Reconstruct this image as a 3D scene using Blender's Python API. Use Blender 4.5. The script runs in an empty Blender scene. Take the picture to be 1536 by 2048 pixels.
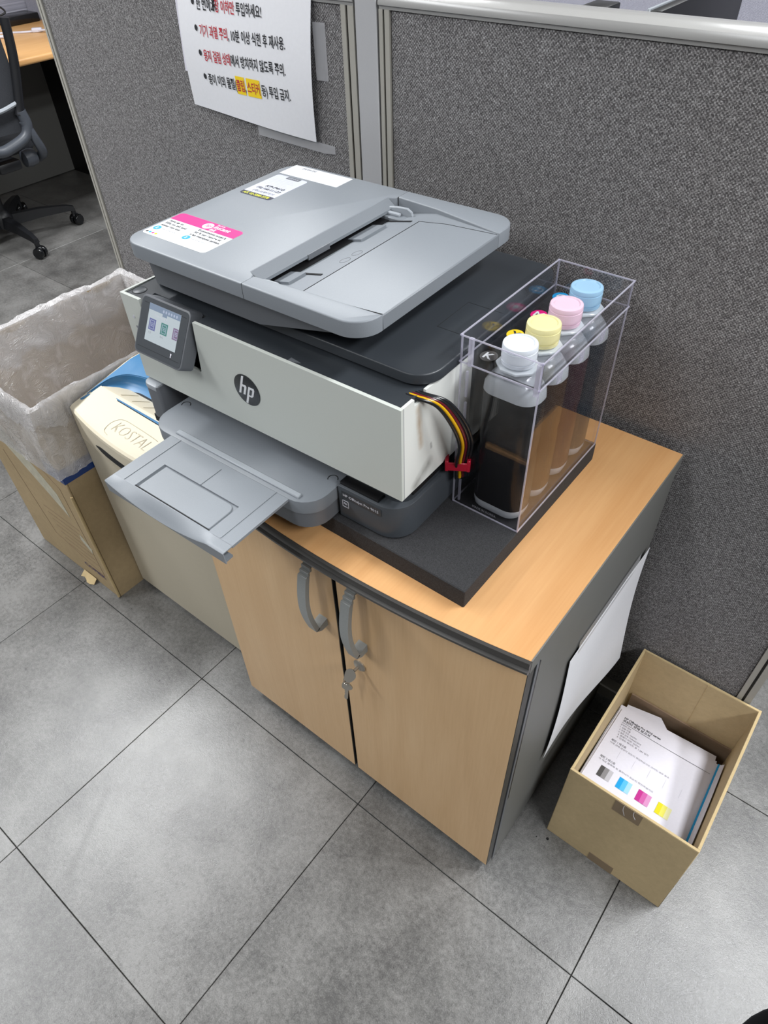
import bpy, bmesh, math, random
from mathutils import Vector, Matrix
random.seed(7)
scene = bpy.context.scene
COL = scene.collection
PI = math.pi

# ------------------------------------------------------------------ camera
cam_d = bpy.data.cameras.new('camera')
cam = bpy.data.objects.new('camera', cam_d)
COL.objects.link(cam)
cam.location = (0.14359, -0.40569, 1.28922)
cam.rotation_euler = (0.786754, 0.028255, 0.66762)
cam_d.sensor_fit = 'VERTICAL'
cam_d.sensor_height = 36.0
cam_d.lens = 36.0 * 1381.41 / 2048.0
cam_d.clip_start = 0.02
scene.camera = cam

# ------------------------------------------------------------------ world, lamps, exposure
scene.view_settings.view_transform = 'Standard'
scene.view_settings.look = 'None'
scene.view_settings.gamma = 1.0
scene.view_settings.use_curve_mapping = False
scene.view_settings.exposure = 0.0
world = bpy.data.worlds.new('world')
scene.world = world
world.use_nodes = True
bg = world.node_tree.nodes['Background']
bg.inputs[0].default_value = (0.93, 0.96, 1.0, 1)
bg.inputs[1].default_value = 0.16
CEIL = 2.42
LAMPS = [(-2.05, 0.15, 56), (-2.05, 2.1, 36), (0.85, 0.95, 52), (1.60, -0.35, 50),  # last lamp on this row is added to brighten the right-facing sides
         (-0.6, -1.75, 17), (-2.05, -1.5, 40), (-0.55, 2.6, 18)]
for lx, ly, e in LAMPS:
    ld = bpy.data.lights.new('ceiling_tube', 'AREA')
    ld.shape = 'RECTANGLE'
    ld.size = 0.28
    ld.size_y = 1.15
    ld.energy = e
    ld.color = (0.965, 0.985, 1.0)
    lo = bpy.data.objects.new('ceiling_tube', ld)
    COL.objects.link(lo)
    lo.location = (lx, ly, CEIL - 0.03)

# ------------------------------------------------------------------ materials
def lin(c):
    return c / 12.92 if c <= 0.04045 else ((c + 0.055) / 1.055) ** 2.4
def rgb(h):
    if isinstance(h, str):
        h = h.lstrip('#')
        return tuple(lin(int(h[i:i + 2], 16) / 255) for i in (0, 2, 4)) + (1,)
    return tuple(lin(v / 255) for v in h) + (1,)

class NT:
    def __init__(s, name):
        s.m = bpy.data.materials.new(name)
        s.m.use_nodes = True
        s.t = s.m.node_tree
        s.n = s.t.nodes
        s.b = s.n['Principled BSDF']
        s.out = s.n['Material Output']
    def new(s, typ, **kw):
        n = s.n.new(typ)
        for k, v in kw.items():
            setattr(n, k, v)
        return n
    def link(s, a, b):
        s.t.links.new(a, b)
    def coord(s, kind='Object', scale=(1, 1, 1), rot=(0, 0, 0)):
        if kind == 'World':
            g = s.new('ShaderNodeNewGeometry').outputs['Position']
        else:
            g = s.new('ShaderNodeTexCoord').outputs[kind]
        mp = s.new('ShaderNodeMapping')
        mp.inputs['Scale'].default_value = scale
        mp.inputs['Rotation'].default_value = rot
        s.link(g, mp.inputs[0])
        return mp.outputs[0]
    def noise(s, vec, scale, detail=4, rough=.6, dist=0):
        n = s.new('ShaderNodeTexNoise')
        n.inputs['Scale'].default_value = scale
        n.inputs['Detail'].default_value = detail
        n.inputs['Roughness'].default_value = rough
        n.inputs['Distortion'].default_value = dist
        s.link(vec, n.inputs['Vector'])
        return n.outputs[0]
    def ramp(s, fac, stops):
        r = s.new('ShaderNodeValToRGB')
        el = r.color_ramp.elements
        while len(el) < len(stops):
            el.new(0.5)
        for e, (p, c) in zip(el, stops):
            e.position = p
            e.color = c if len(c) == 4 else tuple(c) + (1,)
        s.link(fac, r.inputs[0])
        return r.outputs[0]
    def mix(s, a, b, fac, mode='MIX'):
        n = s.new('ShaderNodeMix', data_type='RGBA', blend_type=mode)
        for sock, v in ((n.inputs[0], fac), (n.inputs[6], a), (n.inputs[7], b)):
            if hasattr(v, 'is_linked') or isinstance(v, bpy.types.NodeSocket):
                s.link(v, sock)
            else:
                sock.default_value = v
        return n.outputs[2]
    def math(s, op, a, b=None):
        n = s.new('ShaderNodeMath', operation=op)
        for i, v in enumerate((a, b)):
            if v is None:
                continue
            if isinstance(v, bpy.types.NodeSocket):
                s.link(v, n.inputs[i])
            else:
                n.inputs[i].default_value = v
        return n.outputs[0]
    def smear(s, vec, a, b, r):
        """0..1 soft capsule mask round the segment a-b"""
        a, b = Vector(a), Vector(b)
        def vm(op, x, y):
            n = s.new('ShaderNodeVectorMath', operation=op)
            for i, v in enumerate((x, y)):
                if isinstance(v, bpy.types.NodeSocket):
                    s.link(v, n.inputs[i])
                else:
                    n.inputs[i].default_value = v
            return n
        pa = vm('SUBTRACT', vec, a).outputs[0]
        h = s.math('DIVIDE', vm('DOT_PRODUCT', pa, b - a).outputs['Value'], (b - a).length_squared)
        h = s.math('MINIMUM', s.math('MAXIMUM', h, 0.0), 1.0)
        sc = s.new('ShaderNodeVectorMath', operation='SCALE')
        sc.inputs[0].default_value = b - a
        s.link(h, sc.inputs['Scale'])
        d = vm('DISTANCE', pa, sc.outputs[0]).outputs['Value']
        m = s.math('SUBTRACT', 1.0, s.math('DIVIDE', d, r))
        return s.math('MAXIMUM', m, 0.0)
    def bump(s, h, strength=.3, dist=.001):
        b = s.new('ShaderNodeBump')
        b.inputs['Strength'].default_value = strength
        b.inputs['Distance'].default_value = dist
        s.link(h, b.inputs['Height'])
        s.link(b.outputs[0], s.b.inputs['Normal'])

def plain(name, col, rough=.5, metal=0, spec=.5, grain=0.0, gscale=900, bump=0.0, coat=0):
    t = NT(name)
    t.b.inputs['Roughness'].default_value = rough
    t.b.inputs['Metallic'].default_value = metal
    t.b.inputs['Specular IOR Level'].default_value = spec
    t.b.inputs['Coat Weight'].default_value = coat
    c = rgb(col)
    t.b.inputs['Base Color'].default_value = c
    if grain or bump:
        v = t.coord('Object')
        n = t.noise(v, gscale, 3)
        if grain:
            lo = tuple(x * (1 - grain) for x in c[:3]) + (1,)
            hi = tuple(min(1, x * (1 + grain)) for x in c[:3]) + (1,)
            t.link(t.ramp(n, [(.3, lo), (.7, hi)]), t.b.inputs['Base Color'])
        if bump:
            t.bump(n, bump, .0005)
    return t.m

M = {}
M['white_plastic'] = plain('white_plastic', '#c6cac4', .42, grain=.02)
def mk_side():
    t = NT('white_side_plastic')
    t.b.inputs['Roughness'].default_value = .42
    v = t.coord('Object')
    n = t.noise(v, 60, 4)
    col = rgb('#d8dad6')
    for a, b, r, k, c_ in (((0, .030, .180), (0, .036, .128), .007, .9, '#a98b66'), ((0, .050, .092), (0, .026, .076), .012, .9, '#77756f'), ((0, .055, .118), (0, .056, .112), .003, .8, '#6b6b6b')):
        col = t.mix(col, rgb(c_), t.math('MULTIPLY', t.smear(v, a, b, r), t.math('MULTIPLY', n, k * 1.3)))
    t.link(col, t.b.inputs['Base Color'])
    return t.m
M['white_side'] = mk_side()
M['silver_grey'] = plain('silver_grey_plastic', '#80858b', .42, .0, grain=.05, gscale=1500)
M['silver_light'] = plain('pale_grey_plastic', '#989da3', .42, .0, grain=.04, gscale=1500)
M['tray_grey'] = plain('tray_grey_plastic', '#777c82', .45, .0, grain=.04, gscale=1500)
M['mid_grey'] = plain('mid_grey_plastic', '#62656a', .45, grain=.04, gscale=1500)
M['dark_grey'] = plain('dark_grey_plastic', '#3f4348', .42, grain=.06, gscale=1800, bump=.05)
M['lid_grey'] = plain('charcoal_plastic', '#33373c', .38, grain=.06, gscale=2000, bump=.08)
M['black'] = plain('black_plastic', '#0e0e10', .45)
M['black_gloss'] = plain('black_gloss_plastic', '#101113', .18)
M['seam'] = plain('seam_shadow_gap', '#17181a', .8)
M['foam'] = plain('black_foam', '#29292b', .85, grain=.6, gscale=900, bump=.5)
M['rail'] = plain('painted_aluminium', '#9d9c9a', .22, grain=.02)
M['frame'] = plain('panel_frame_paint', '#a4a199', .45, grain=.02)
M['post'] = plain('post_cover_paint', '#b0b0b2', .45, grain=.02)
M['groove'] = plain('panel_groove_rubber', '#28251f', .7)
M['cab_side'] = plain('grey_laminate', '#696966', .5, grain=.03, bump=.05)
M['cab_trim'] = plain('bow_edge_trim', '#3c3a38', .35, grain=.05)
M['cab_trim2'] = plain('door_edge_band', '#3a3937', .5)
M['handle'] = plain('handle_grey', '#949796', .4, .1, grain=.05)
M['chrome'] = plain('nickel_metal', '#b4aea4', .3, .8)
M['beige'] = plain('beige_plastic', '#dcd2bb', .48, grain=.02, gscale=1200, bump=.05)
M['beige_body'] = plain('cream_body', '#c3baa6', .6, grain=.03, gscale=700)
M['blue_plastic'] = plain('blue_plastic', '#3f7cab', .4, grain=.04)
M['paper'] = plain('white_paper', '#e6e6ea', .85, grain=.015, gscale=200)
M['paper2'] = plain('copier_paper', '#dcdae4', .85, grain=.015, gscale=200)
M['ink_print'] = plain('black_print', '#26262a', .8)
M['grey_print'] = plain('grey_print', '#85858c', .8)
M['pale_print'] = plain('pale_print', '#c4c4cc', .8)
M['red_print'] = plain('red_print', '#b8303c', .8)
M['yellow_mark'] = plain('yellow_highlighter', '#f5d21e', .8)
M['pink_print'] = plain('pink_print', '#dd0078', .5)
M['sticker_white'] = plain('white_sticker', '#dfe1e4', .4)
M['sticker_lilac'] = plain('pale_sticker', '#c3c6d2', .4)
M['navy_print'] = plain('navy_print', '#22243a', .5)
M['lime_print'] = plain('lime_print', '#d6d832', .5)
M['cyan_print'] = plain('cyan_print', '#199bd8', .5)
M['cyan2'] = plain('cyan_print_mid', '#55b5ea', .8)
M['cyan3'] = plain('cyan_print_pale', '#9dcdf0', .8)
M['mag1'] = plain('magenta_print', '#b82a86', .8)
M['mag2'] = plain('magenta_print_mid', '#c65aa0', .8)
M['mag3'] = plain('magenta_print_pale', '#cf8dba', .8)
M['yel1'] = plain('yellow_print', '#d8cd1c', .8)
M['yel2'] = plain('yellow_print_mid', '#ddd65e', .8)
M['yel3'] = plain('yellow_print_pale', '#dfdca6', .8)
M['blk1'] = plain('black_print_patch', '#4a4848', .8)
M['blk2'] = plain('grey_print_mid', '#868486', .8)
M['blk3'] = plain('grey_print_pale', '#b9b7bd', .8)
M['logo_grey'] = plain('logo_metal', '#4b4e50', .22, .6)
M['tube_black'] = plain('black_tube', '#1b1c1f', .22)
M['tube_yellow'] = plain('yellow_tube', '#d9a60e', .22)
M['tube_red'] = plain('dark_red_tube', '#5c1220', .22)
M['red_clip'] = plain('red_clip_plastic', '#a5122c', .3)
M['blue_tape'] = plain('blue_tape', '#173a78', .35)
M['brown_tape'] = plain('brown_tape', '#86735a', .3)
M['mesh_fabric'] = plain('chair_mesh', '#2c2e33', .8, grain=.4, gscale=600)
M['chair_grey'] = plain('chair_grey_plastic', '#44484f', .4)
M['chair_black'] = plain('chair_black_plastic', '#17181b', .4)
M['bin_black'] = plain('matte_black_plastic', '#0d0d0f', .85, 0, .15)
M['emboss'] = plain('cream_relief_edge', '#c2b79e', .6)
M['ceiling'] = plain('ceiling_board', '#dcdcd8', .9)
M['cable_white'] = plain('white_cable', '#c9c8d4', .4)

def mk_fabric(name, c_dark, c_mid, c_light):
    t = NT(name)
    t.b.inputs['Roughness'].default_value = .95
    t.b.inputs['Specular IOR Level'].default_value = .15
    # horizontal and vertical yarns
    vh = t.coord('World', (330, 1, 1050))
    vv = t.coord('World', (1050, 1, 330))
    nh = t.noise(vh, 1.0, 2, .5)
    nv = t.noise(vv, 1.0, 2, .5)
    mx = t.math('MAXIMUM', nh, nv)
    fine = t.noise(t.coord('World', (1, 1, 1)), 1500, 2)
    # basket weave: over-under grid of yarns, slightly irregular
    wv = t.new('ShaderNodeNewGeometry').outputs['Position']
    jit = t.new('ShaderNodeTexNoise')
    jit.inputs['Scale'].default_value = 160
    jit.inputs['Detail'].default_value = 2
    t.link(wv, jit.inputs['Vector'])
    jv = t.new('ShaderNodeVectorMath', operation='MULTIPLY_ADD')
    t.link(jit.outputs['Color'], jv.inputs[0])
    jv.inputs[1].default_value = (.0022, .0022, .0022)
    t.link(wv, jv.inputs[2])
    sp_ = t.new('ShaderNodeSeparateXYZ')
    t.link(jv.outputs[0], sp_.inputs[0])
    sx_ = t.math('SINE', t.math('MULTIPLY', t.math('ADD', sp_.outputs[0], sp_.outputs[1]), 1480.0))
    sz_ = t.math('SINE', t.math('MULTIPLY', sp_.outputs[2], 1480.0))
    wvx = t.math('MULTIPLY', sx_, sz_)
    a = t.math('ADD', t.math('ADD', t.math('MULTIPLY', mx, .72), t.math('MULTIPLY', fine, .26)), t.math('MULTIPLY', wvx, .085))
    col = t.ramp(a, [(.44, rgb(c_dark)), (.59, rgb(c_mid)), (.74, rgb(c_light))])
    big = t.noise(t.coord('World'), 3.0, 3)
    col = t.mix(col, (.86, .85, .84, 1), t.math('MULTIPLY', big, .5), 'MULTIPLY')
    t.link(col, t.b.inputs['Base Color'])
    t.bump(a, .5, .0012)
    return t.m
M['fabric'] = mk_fabric('woven_grey_fabric', '#4f4d4e', '#8d8b8b', '#cfcecf')
M['fabric_far'] = mk_fabric('lilac_grey_fabric', '#85858f', '#a4a4b0', '#c0c0cb')

def mk_wood(name, c1, c2, c3, grain_axis='z', scale=1.0):
    t = NT(name)
    t.b.inputs['Roughness'].default_value = .42
    sc = {'z': (9, 9, .9), 'x': (.9, 9, 9), 'y': (9, .9, 9)}[grain_axis]
    v = t.coord('World', tuple(s * scale for s in sc))
    n1 = t.noise(v, 2.0, 5, .55, .6)
    sc2 = {'z': (160, 160, 7), 'x': (7, 160, 160), 'y': (160, 7, 160)}[grain_axis]
    n2 = t.noise(t.coord('World', sc2), 1.6, 3, .6)
    f = t.math('ADD', t.math('MULTIPLY', n1, .7), t.math('MULTIPLY', n2, .3))
    t.link(t.ramp(f, [(.32, rgb(c1)), (.5, rgb(c2)), (.68, rgb(c3))]), t.b.inputs['Base Color'])
    t.bump(n2, .12, .0005)
    return t.m
M['door_wood'] = mk_wood('maple_door_laminate', '#cfa97b', '#d8b386', '#dfbc90', 'z')
M['top_wood'] = mk_wood('maple_top_laminate', '#c28f5b', '#ca9966', '#d1a26f', 'y')
M['desk_wood'] = mk_wood('desk_laminate', '#cb9860', '#d5a46a', '#dcae76', 'y')

SMUDGE = [((-.644, -.316, 0), (-.573, -.446, 0), .012, 1.0), ((-.497, -.250, 0), (-.497, -.274, 0), .016, .8), ((-2.476, .836, 0), (-2.487, .855, 0), .03, 1.2)]
def mk_tile():
    t = NT('cement_look_tile')
    w = t.coord('World')
    n1 = t.noise(w, 7, 6, .65)
    n2 = t.noise(w, 120, 5, .7)
    n3 = t.noise(w, 520, 3, .7)
    oi = t.new('ShaderNodeObjectInfo')
    f = t.math('ADD', t.math('ADD', t.math('MULTIPLY', n1, .42), t.math('MULTIPLY', n2, .30)), t.math('MULTIPLY', n3, .33))
    f = t.math('ADD', f, t.math('MULTIPLY', t.math('SUBTRACT', oi.outputs['Random'], .5), .04))
    col = t.ramp(f, [(.43, rgb('#494847')), (.52, rgb('#636260')), (.61, rgb('#7a7977'))])
    sm = t.noise(w, 2.2, 5, .7, 1.5)
    col = t.mix(col, rgb('#66615c'), t.ramp(sm, [(.60, (0, 0, 0, 1)), (.78, (.45, .45, .45, 1))]))
    for a, b, r, k in SMUDGE:
        m_ = t.math('MULTIPLY', t.smear(w, a, b, r), t.math('MULTIPLY', n2, k))
        col = t.mix(col, rgb('#4a4846'), m_)
    t.link(col, t.b.inputs['Base Color'])
    t.b.inputs['Specular IOR Level'].default_value = .75
    t.link(t.ramp(n2, [(.3, (.27, .27, .27, 1)), (.7, (.36, .36, .36, 1))]), t.b.inputs['Roughness'])
    t.bump(t.math('ADD', n2, t.math('MULTIPLY', n3, .7)), .35, .0009)
    return t.m
M['tile'] = mk_tile()
M['grout'] = plain('floor_joint', '#2b2a28', .9)

def mk_card(name, c):
    t = NT(name)
    t.b.inputs['Roughness'].default_value = .8
    t.b.inputs['Specular IOR Level'].default_value = .25
    n = t.noise(t.coord('World', (1, 1, 1)), 90, 5, .7)
    n2 = t.noise(t.coord('World', (1, 1, 1)), 6, 3, .6)
    f = t.math('ADD', t.math('MULTIPLY', n, .5), t.math('MULTIPLY', n2, .5))
    c = rgb(c)
    t.link(t.ramp(f, [(.3, tuple(x * .86 for x in c[:3]) + (1,)), (.7, tuple(min(1, x * 1.1) for x in c[:3]) + (1,))]), t.b.inputs['Base Color'])
    t.bump(n, .15, .0008)
    return t.m
M['card'] = mk_card('corrugated_card', '#bea983')
M['card_edge'] = mk_card('card_cut_edge', '#c4ae84')
M['card_bin'] = mk_card('bin_card', '#af9a78')
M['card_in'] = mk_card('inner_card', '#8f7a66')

def clear(name, tint, body=None, amount=0.0, refl=1.0, rough=.02):
    """thin clear plastic: tinted see-through + Fresnel gloss (+ some milky body)"""
    t = NT(name)
    tr = t.new('ShaderNodeBsdfTransparent')
    tr.inputs[0].default_value = tint
    gl = t.new('ShaderNodeBsdfGlossy')
    gl.inputs['Roughness'].default_value = rough
    gl.inputs[0].default_value = (1, 1, 1, 1)
    base = tr.outputs[0]
    if body:
        df = t.new('ShaderNodeBsdfDiffuse')
        df.inputs[0].default_value = rgb(body)
        tl = t.new('ShaderNodeBsdfTranslucent')
        tl.inputs[0].default_value = rgb(body)
        ad = t.new('ShaderNodeMixShader')
        ad.inputs[0].default_value = .3
        t.link(df.outputs[0], ad.inputs[1])
        t.link(tl.outputs[0], ad.inputs[2])
        mxb = t.new('ShaderNodeMixShader')
        mxb.inputs[0].default_value = amount
        t.link(tr.outputs[0], mxb.inputs[1])
        t.link(ad.outputs[0], mxb.inputs[2])
        base = mxb.outputs[0]
    lw = t.new('ShaderNodeLayerWeight')
    lw.inputs[0].default_value = .5
    p5 = t.math('POWER', lw.outputs['Facing'], 5.0)
    fr = t.math('ADD', t.math('MULTIPLY', p5, .9 * refl), .04 * refl)
    mx = t.new('ShaderNodeMixShader')
    t.link(fr, mx.inputs[0])
    t.link(base, mx.inputs[1])
    t.link(gl.outputs[0], mx.inputs[2])
    t.link(mx.outputs[0], t.out.inputs['Surface'])
    t.n.remove(t.b)
    return t.m
M['acrylic'] = clear('clear_acrylic', (.955, .955, .965, 1), None, 0, .72)
M['acrylic_edge'] = clear('acrylic_polished_edge', (.93, .925, .96, 1), '#e9e7f4', .34, 1.2)
M['bag'] = clear('bin_bag_film', (.97, .965, .96, 1), '#f6f4f5', .5, 1.1, .2)
def crumple(m):
    """creases: soft relief on the film and streaks where it is folded double"""
    nt = m.node_tree
    tc = nt.nodes.new('ShaderNodeNewGeometry')
    n1 = nt.nodes.new('ShaderNodeTexNoise')
    n1.inputs['Scale'].default_value = 17
    n1.inputs['Detail'].default_value = 4
    n1.inputs['Distortion'].default_value = 1.2
    nt.links.new(tc.outputs['Position'], n1.inputs['Vector'])
    v1 = nt.nodes.new('ShaderNodeTexVoronoi')
    v1.feature = 'DISTANCE_TO_EDGE'
    v1.inputs['Scale'].default_value = 17
    nt.links.new(n1.outputs['Color'], v1.inputs['Vector'])
    ad = nt.nodes.new('ShaderNodeMath')
    ad.operation = 'ADD'
    nt.links.new(n1.outputs[0], ad.inputs[0])
    nt.links.new(v1.outputs['Distance'], ad.inputs[1])
    bp = nt.nodes.new('ShaderNodeBump')
    bp.inputs['Strength'].default_value = .45
    bp.inputs['Distance'].default_value = .012
    nt.links.new(ad.outputs[0], bp.inputs['Height'])
    mr = nt.nodes.new('ShaderNodeMapRange')
    mr.inputs['From Min'].default_value = .50
    mr.inputs['From Max'].default_value = .72
    mr.inputs['To Min'].default_value = .50
    mr.inputs['To Max'].default_value = .82
    nt.links.new(n1.outputs[0], mr.inputs['Value'])
    for n in nt.nodes:
        if n.type == 'MIX_SHADER' and n.inputs[1].links[0].from_node.type == 'BSDF_TRANSPARENT':
            nt.links.new(mr.outputs[0], n.inputs[0])
        if n.type in ('BSDF_GLOSSY', 'BSDF_DIFFUSE', 'BSDF_TRANSLUCENT', 'LAYER_WEIGHT'):
            nt.links.new(bp.outputs[0], n.inputs['Normal'])
crumple(M['bag'])
M['tape'] = clear('clear_tape', (.97, .97, .98, 1), '#ececf0', .45, 1.0, .3)
M['milky'] = clear('milky_bottle_plastic', (.8, .82, .84, 1), '#dfe4e8', .75, 1.2, .15)
def inkm(name, c):
    m = plain(name, c, .25, 0, .35)
    return m
M['ink_k'] = inkm('black_ink', '#08080a')
M['ink_y'] = inkm('dark_amber_ink', '#3a2410')
M['ink_m'] = inkm('dark_magenta_ink', '#2d0d1e')
M['ink_c'] = inkm('dark_cyan_ink', '#0c1d2a')
def capm(name, c):
    return clear(name, (.95, .95, .95, 1), c, .82, 1.0, .25)
M['cap_k'] = capm('white_cap', '#e8ecf2')
M['cap_y'] = capm('yellow_cap', '#f4ecb4')
M['cap_m'] = capm('pink_cap', '#f1d3e3')
M['cap_c'] = capm('blue_cap', '#aed5ef')

def emit(name, c, s):
    t = NT(name)
    t.b.inputs['Base Color'].default_value = rgb('#101010')
    t.b.inputs['Roughness'].default_value = .15
    t.b.inputs['Emission Color'].default_value = rgb(c)
    t.b.inputs['Emission Strength'].default_value = s
    return t.m
M['screen'] = emit('lit_screen', '#cfdbe2', .78)
M['screen_bar'] = emit('lit_screen_bar', '#96a8c0', .72)
M['icon_violet'] = emit('lit_icon_violet', '#7d83b8', .7)
M['icon_teal'] = emit('lit_icon_teal', '#619c96', .7)
M['icon_mauve'] = emit('lit_icon_mauve', '#9a86a6', .7)
M['icon_pale'] = emit('lit_icon_lines', '#c3cfe6', .75)
M['help_led'] = emit('lit_help_mark', '#f2f2ff', 1.2)
M['lamp_on'] = emit('lamp_diffuser', '#f6faff', 3.0)

# ------------------------------------------------------------------ mesh helpers
def mesh(name, verts, faces, smooth=False):
    me = bpy.data.meshes.new(name)
    me.from_pydata([tuple(v) for v in verts], [], faces)
    me.update()
    if smooth:
        me.polygons.foreach_set('use_smooth', [True] * len(me.polygons))
    return me

def from_bm(bm, smooth=False):
    me = bpy.data.meshes.new('m')
    bmesh.ops.recalc_face_normals(bm, faces=bm.faces)
    bm.to_mesh(me)
    bm.free()
    if smooth:
        me.polygons.foreach_set('use_smooth', [True] * len(me.polygons))
        me.set_sharp_from_angle(angle=math.radians(40))
    return me

def bm_box(bm, x0, x1, y0, y1, z0, z1):
    r = bmesh.ops.create_cube(bm, size=1)
    for v in r['verts']:
        v.co = Vector(((x0 + x1) / 2 + v.co.x * (x1 - x0), (y0 + y1) / 2 + v.co.y * (y1 - y0), (z0 + z1) / 2 + v.co.z * (z1 - z0)))
    return r['verts']

def box(x0, x1, y0, y1, z0, z1, bev=0, seg=2):
    bm = bmesh.new()
    bm_box(bm, x0, x1, y0, y1, z0, z1)
    if bev:
        bmesh.ops.bevel(bm, geom=list(bm.edges), offset=bev, segments=seg, affect='EDGES', profile=.5)
    return from_bm(bm, bool(bev))

def boxes(lst):
    bm = bmesh.new()
    for b in lst:
        bm_box(bm, *b)
    return from_bm(bm)

def rrect(x0, x1, y0, y1, r, seg=6):
    """r: one radius or (x0y0, x1y0, x1y1, x0y1)"""
    if not isinstance(r, (tuple, list)):
        r = (r,) * 4
    cs = [(x0, y0, 1, 1, PI), (x1, y0, -1, 1, 1.5 * PI), (x1, y1, -1, -1, 0), (x0, y1, 1, -1, .5 * PI)]
    out = []
    for (cx, cy, sx, sy, a0), rr in zip(cs, r):
        if rr <= 0:
            out.append((cx, cy))
            continue
        ox, oy = cx + sx * rr, cy + sy * rr
        for i in range(seg + 1):
            a = a0 + i / seg * PI / 2
            out.append((ox + rr * math.cos(a), oy + rr * math.sin(a)))
    return out

AX = {'z': lambda a, b, h: (a, b, h), 'y': lambda a, b, h: (a, h, b), 'x': lambda a, b, h: (h, a, b)}
def prism(poly, h0, h1, axis='z', bev=0, seg=2, both=False, keep=None):
    f = AX[axis]
    bm = bmesh.new()
    lo = [bm.verts.new(f(a, b, h0)) for a, b in poly]
    hi = [bm.verts.new(f(a, b, h1)) for a, b in poly]
    bm.faces.new(lo)
    top = bm.faces.new(hi)
    n = len(poly)
    for i in range(n):
        bm.faces.new((lo[i], lo[(i + 1) % n], hi[(i + 1) % n], hi[i]))
    bmesh.ops.recalc_face_normals(bm, faces=bm.faces)
    if bev:
        ed = list(top.edges)
        if both:
            ed += [e for e in bm.edges if all(v in lo for v in e.verts)]
        if keep:
            ed = [e_ for e_ in ed if keep(e_.verts[0].co, e_.verts[1].co)]
        bmesh.ops.bevel(bm, geom=ed, offset=bev, segments=seg, affect='EDGES', profile=.5)
    return from_bm(bm, True)

def loft(rings, close_ends=True, smooth=True):
    n = len(rings[0])
    vs = [v for r in rings for v in r]
    fs = []
    for k in range(len(rings) - 1):
        for i in range(n):
            j = (i + 1) % n
            fs.append((k * n + i, k * n + j, (k + 1) * n + j, (k + 1) * n + i))
    if close_ends:
        fs.append(tuple(range(n))[::-1])
        fs.append(tuple(range((len(rings) - 1) * n, len(rings) * n)))
    me = mesh('m', vs, fs)
    bm = bmesh.new()
    bm.from_mesh(me)
    bpy.data.meshes.remove(me)
    return from_bm(bm, smooth)

def lathe(profile, seg=32, cx=0, cy=0, caps=True):
    rings = []
    for r, z in profile:
        rings.append([(cx + r * math.cos(2 * PI * i / seg), cy + r * math.sin(2 * PI * i / seg), z) for i in range(seg)])
    return loft(rings, caps)

def catmull(pts, n=10):
    pts = [Vector(p) for p in pts]
    out = []
    P = [pts[0] * 2 - pts[1]] + pts + [pts[-1] * 2 - pts[-2]]
    for i in range(1, len(P) - 2):
        for k in range(n):
            t = k / n
            a, b, c, d = P[i - 1], P[i], P[i + 1], P[i + 2]
            out.append(.5 * ((2 * b) + (c - a) * t + (2 * a - 5 * b + 4 * c - d) * t * t + (3 * b - a - 3 * c + d) * t ** 3))
    out.append(pts[-1])
    return out

def tube(pts, r, seg=10, smooth_n=10):
    path = catmull(pts, smooth_n) if smooth_n else [Vector(p) for p in pts]
    rings = []
    up = Vector((0, 0, 1))
    tprev = None
    nrm = None
    for i, p in enumerate(path):
        t = (path[min(i + 1, len(path) - 1)] - path[max(i - 1, 0)]).normalized()
        if nrm is None:
            nrm = t.orthogonal().normalized()
        else:
            nrm = (nrm - t * nrm.dot(t)).normalized()
        b = t.cross(nrm)
        rr = r[i] if isinstance(r, list) else (r(i / (len(path) - 1)) if callable(r) else r)
        rings.append([p + nrm * rr * math.cos(2 * PI * k / seg) + b * rr * math.sin(2 * PI * k / seg) for k in range(seg)])
    return loft(rings)

def sheet(fn, nu, nv, thick=0.0):
    vs = [Vector(fn(i / nu, j / nv)) for j in range(nv + 1) for i in range(nu + 1)]
    W = nu + 1
    fs = [(j * W + i, j * W + i + 1, (j + 1) * W + i + 1, (j + 1) * W + i) for j in range(nv) for i in range(nu)]
    me = mesh('m', vs, fs, True)
    if thick:
        nn = [v.normal.copy() for v in me.vertices]
        bpy.data.meshes.remove(me)
        K = len(vs)
        vs2 = vs + [p_ - n_ * thick for p_, n_ in zip(vs, nn)]
        fs2 = fs + [tuple(K + i for i in f_)[::-1] for f_ in fs]
        edge = [i for i in range(W)] + [j * W + nu for j in range(1, nv + 1)] + [nv * W + i for i in range(nu - 1, -1, -1)] + [j * W for j in range(nv - 1, 0, -1)]
        for a_, b_ in zip(edge, edge[1:] + edge[:1]):
            fs2.append((b_, a_, K + a_, K + b_))
        me = mesh('m', vs2, fs2, True)
        me.set_sharp_from_angle(angle=math.radians(45))
    return me

# ------------------------------------------------------------------ object helpers
def tag(o, label, cat, group=None):
    o['label'] = label
    o['category'] = cat
    if group:
        o['group'] = group
    return o
def obj(name, me, mat, parent=None, label=None):
    o = bpy.data.objects.new(name, me)
    me.name = name
    if mat is not None and not me.materials:
        me.materials.append(M[mat] if isinstance(mat, str) else mat)
    COL.objects.link(o)
    if parent is not None:
        o.parent = parent
    if label:
        o['label'] = label
    return o
def thing(name, label, cat, loc=(0, 0, 0), rotz=0, group=None):
    o = bpy.data.objects.new(name, None)
    o.empty_display_size = .05
    COL.objects.link(o)
    o.location = loc
    o.rotation_euler = (0, 0, rotz)
    return tag(o, label, cat, group)
def root_of(o):
    while o.parent:
        o = o.parent
    return o
def wp(name, me, mat, parent, label=None):
    """part whose mesh is written in world coordinates; shifted into the frame of its thing"""
    r = root_of(parent)
    me.transform(Matrix.Translation(-Vector(r.location)))
    return obj(name, me, mat, parent, label)
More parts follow.
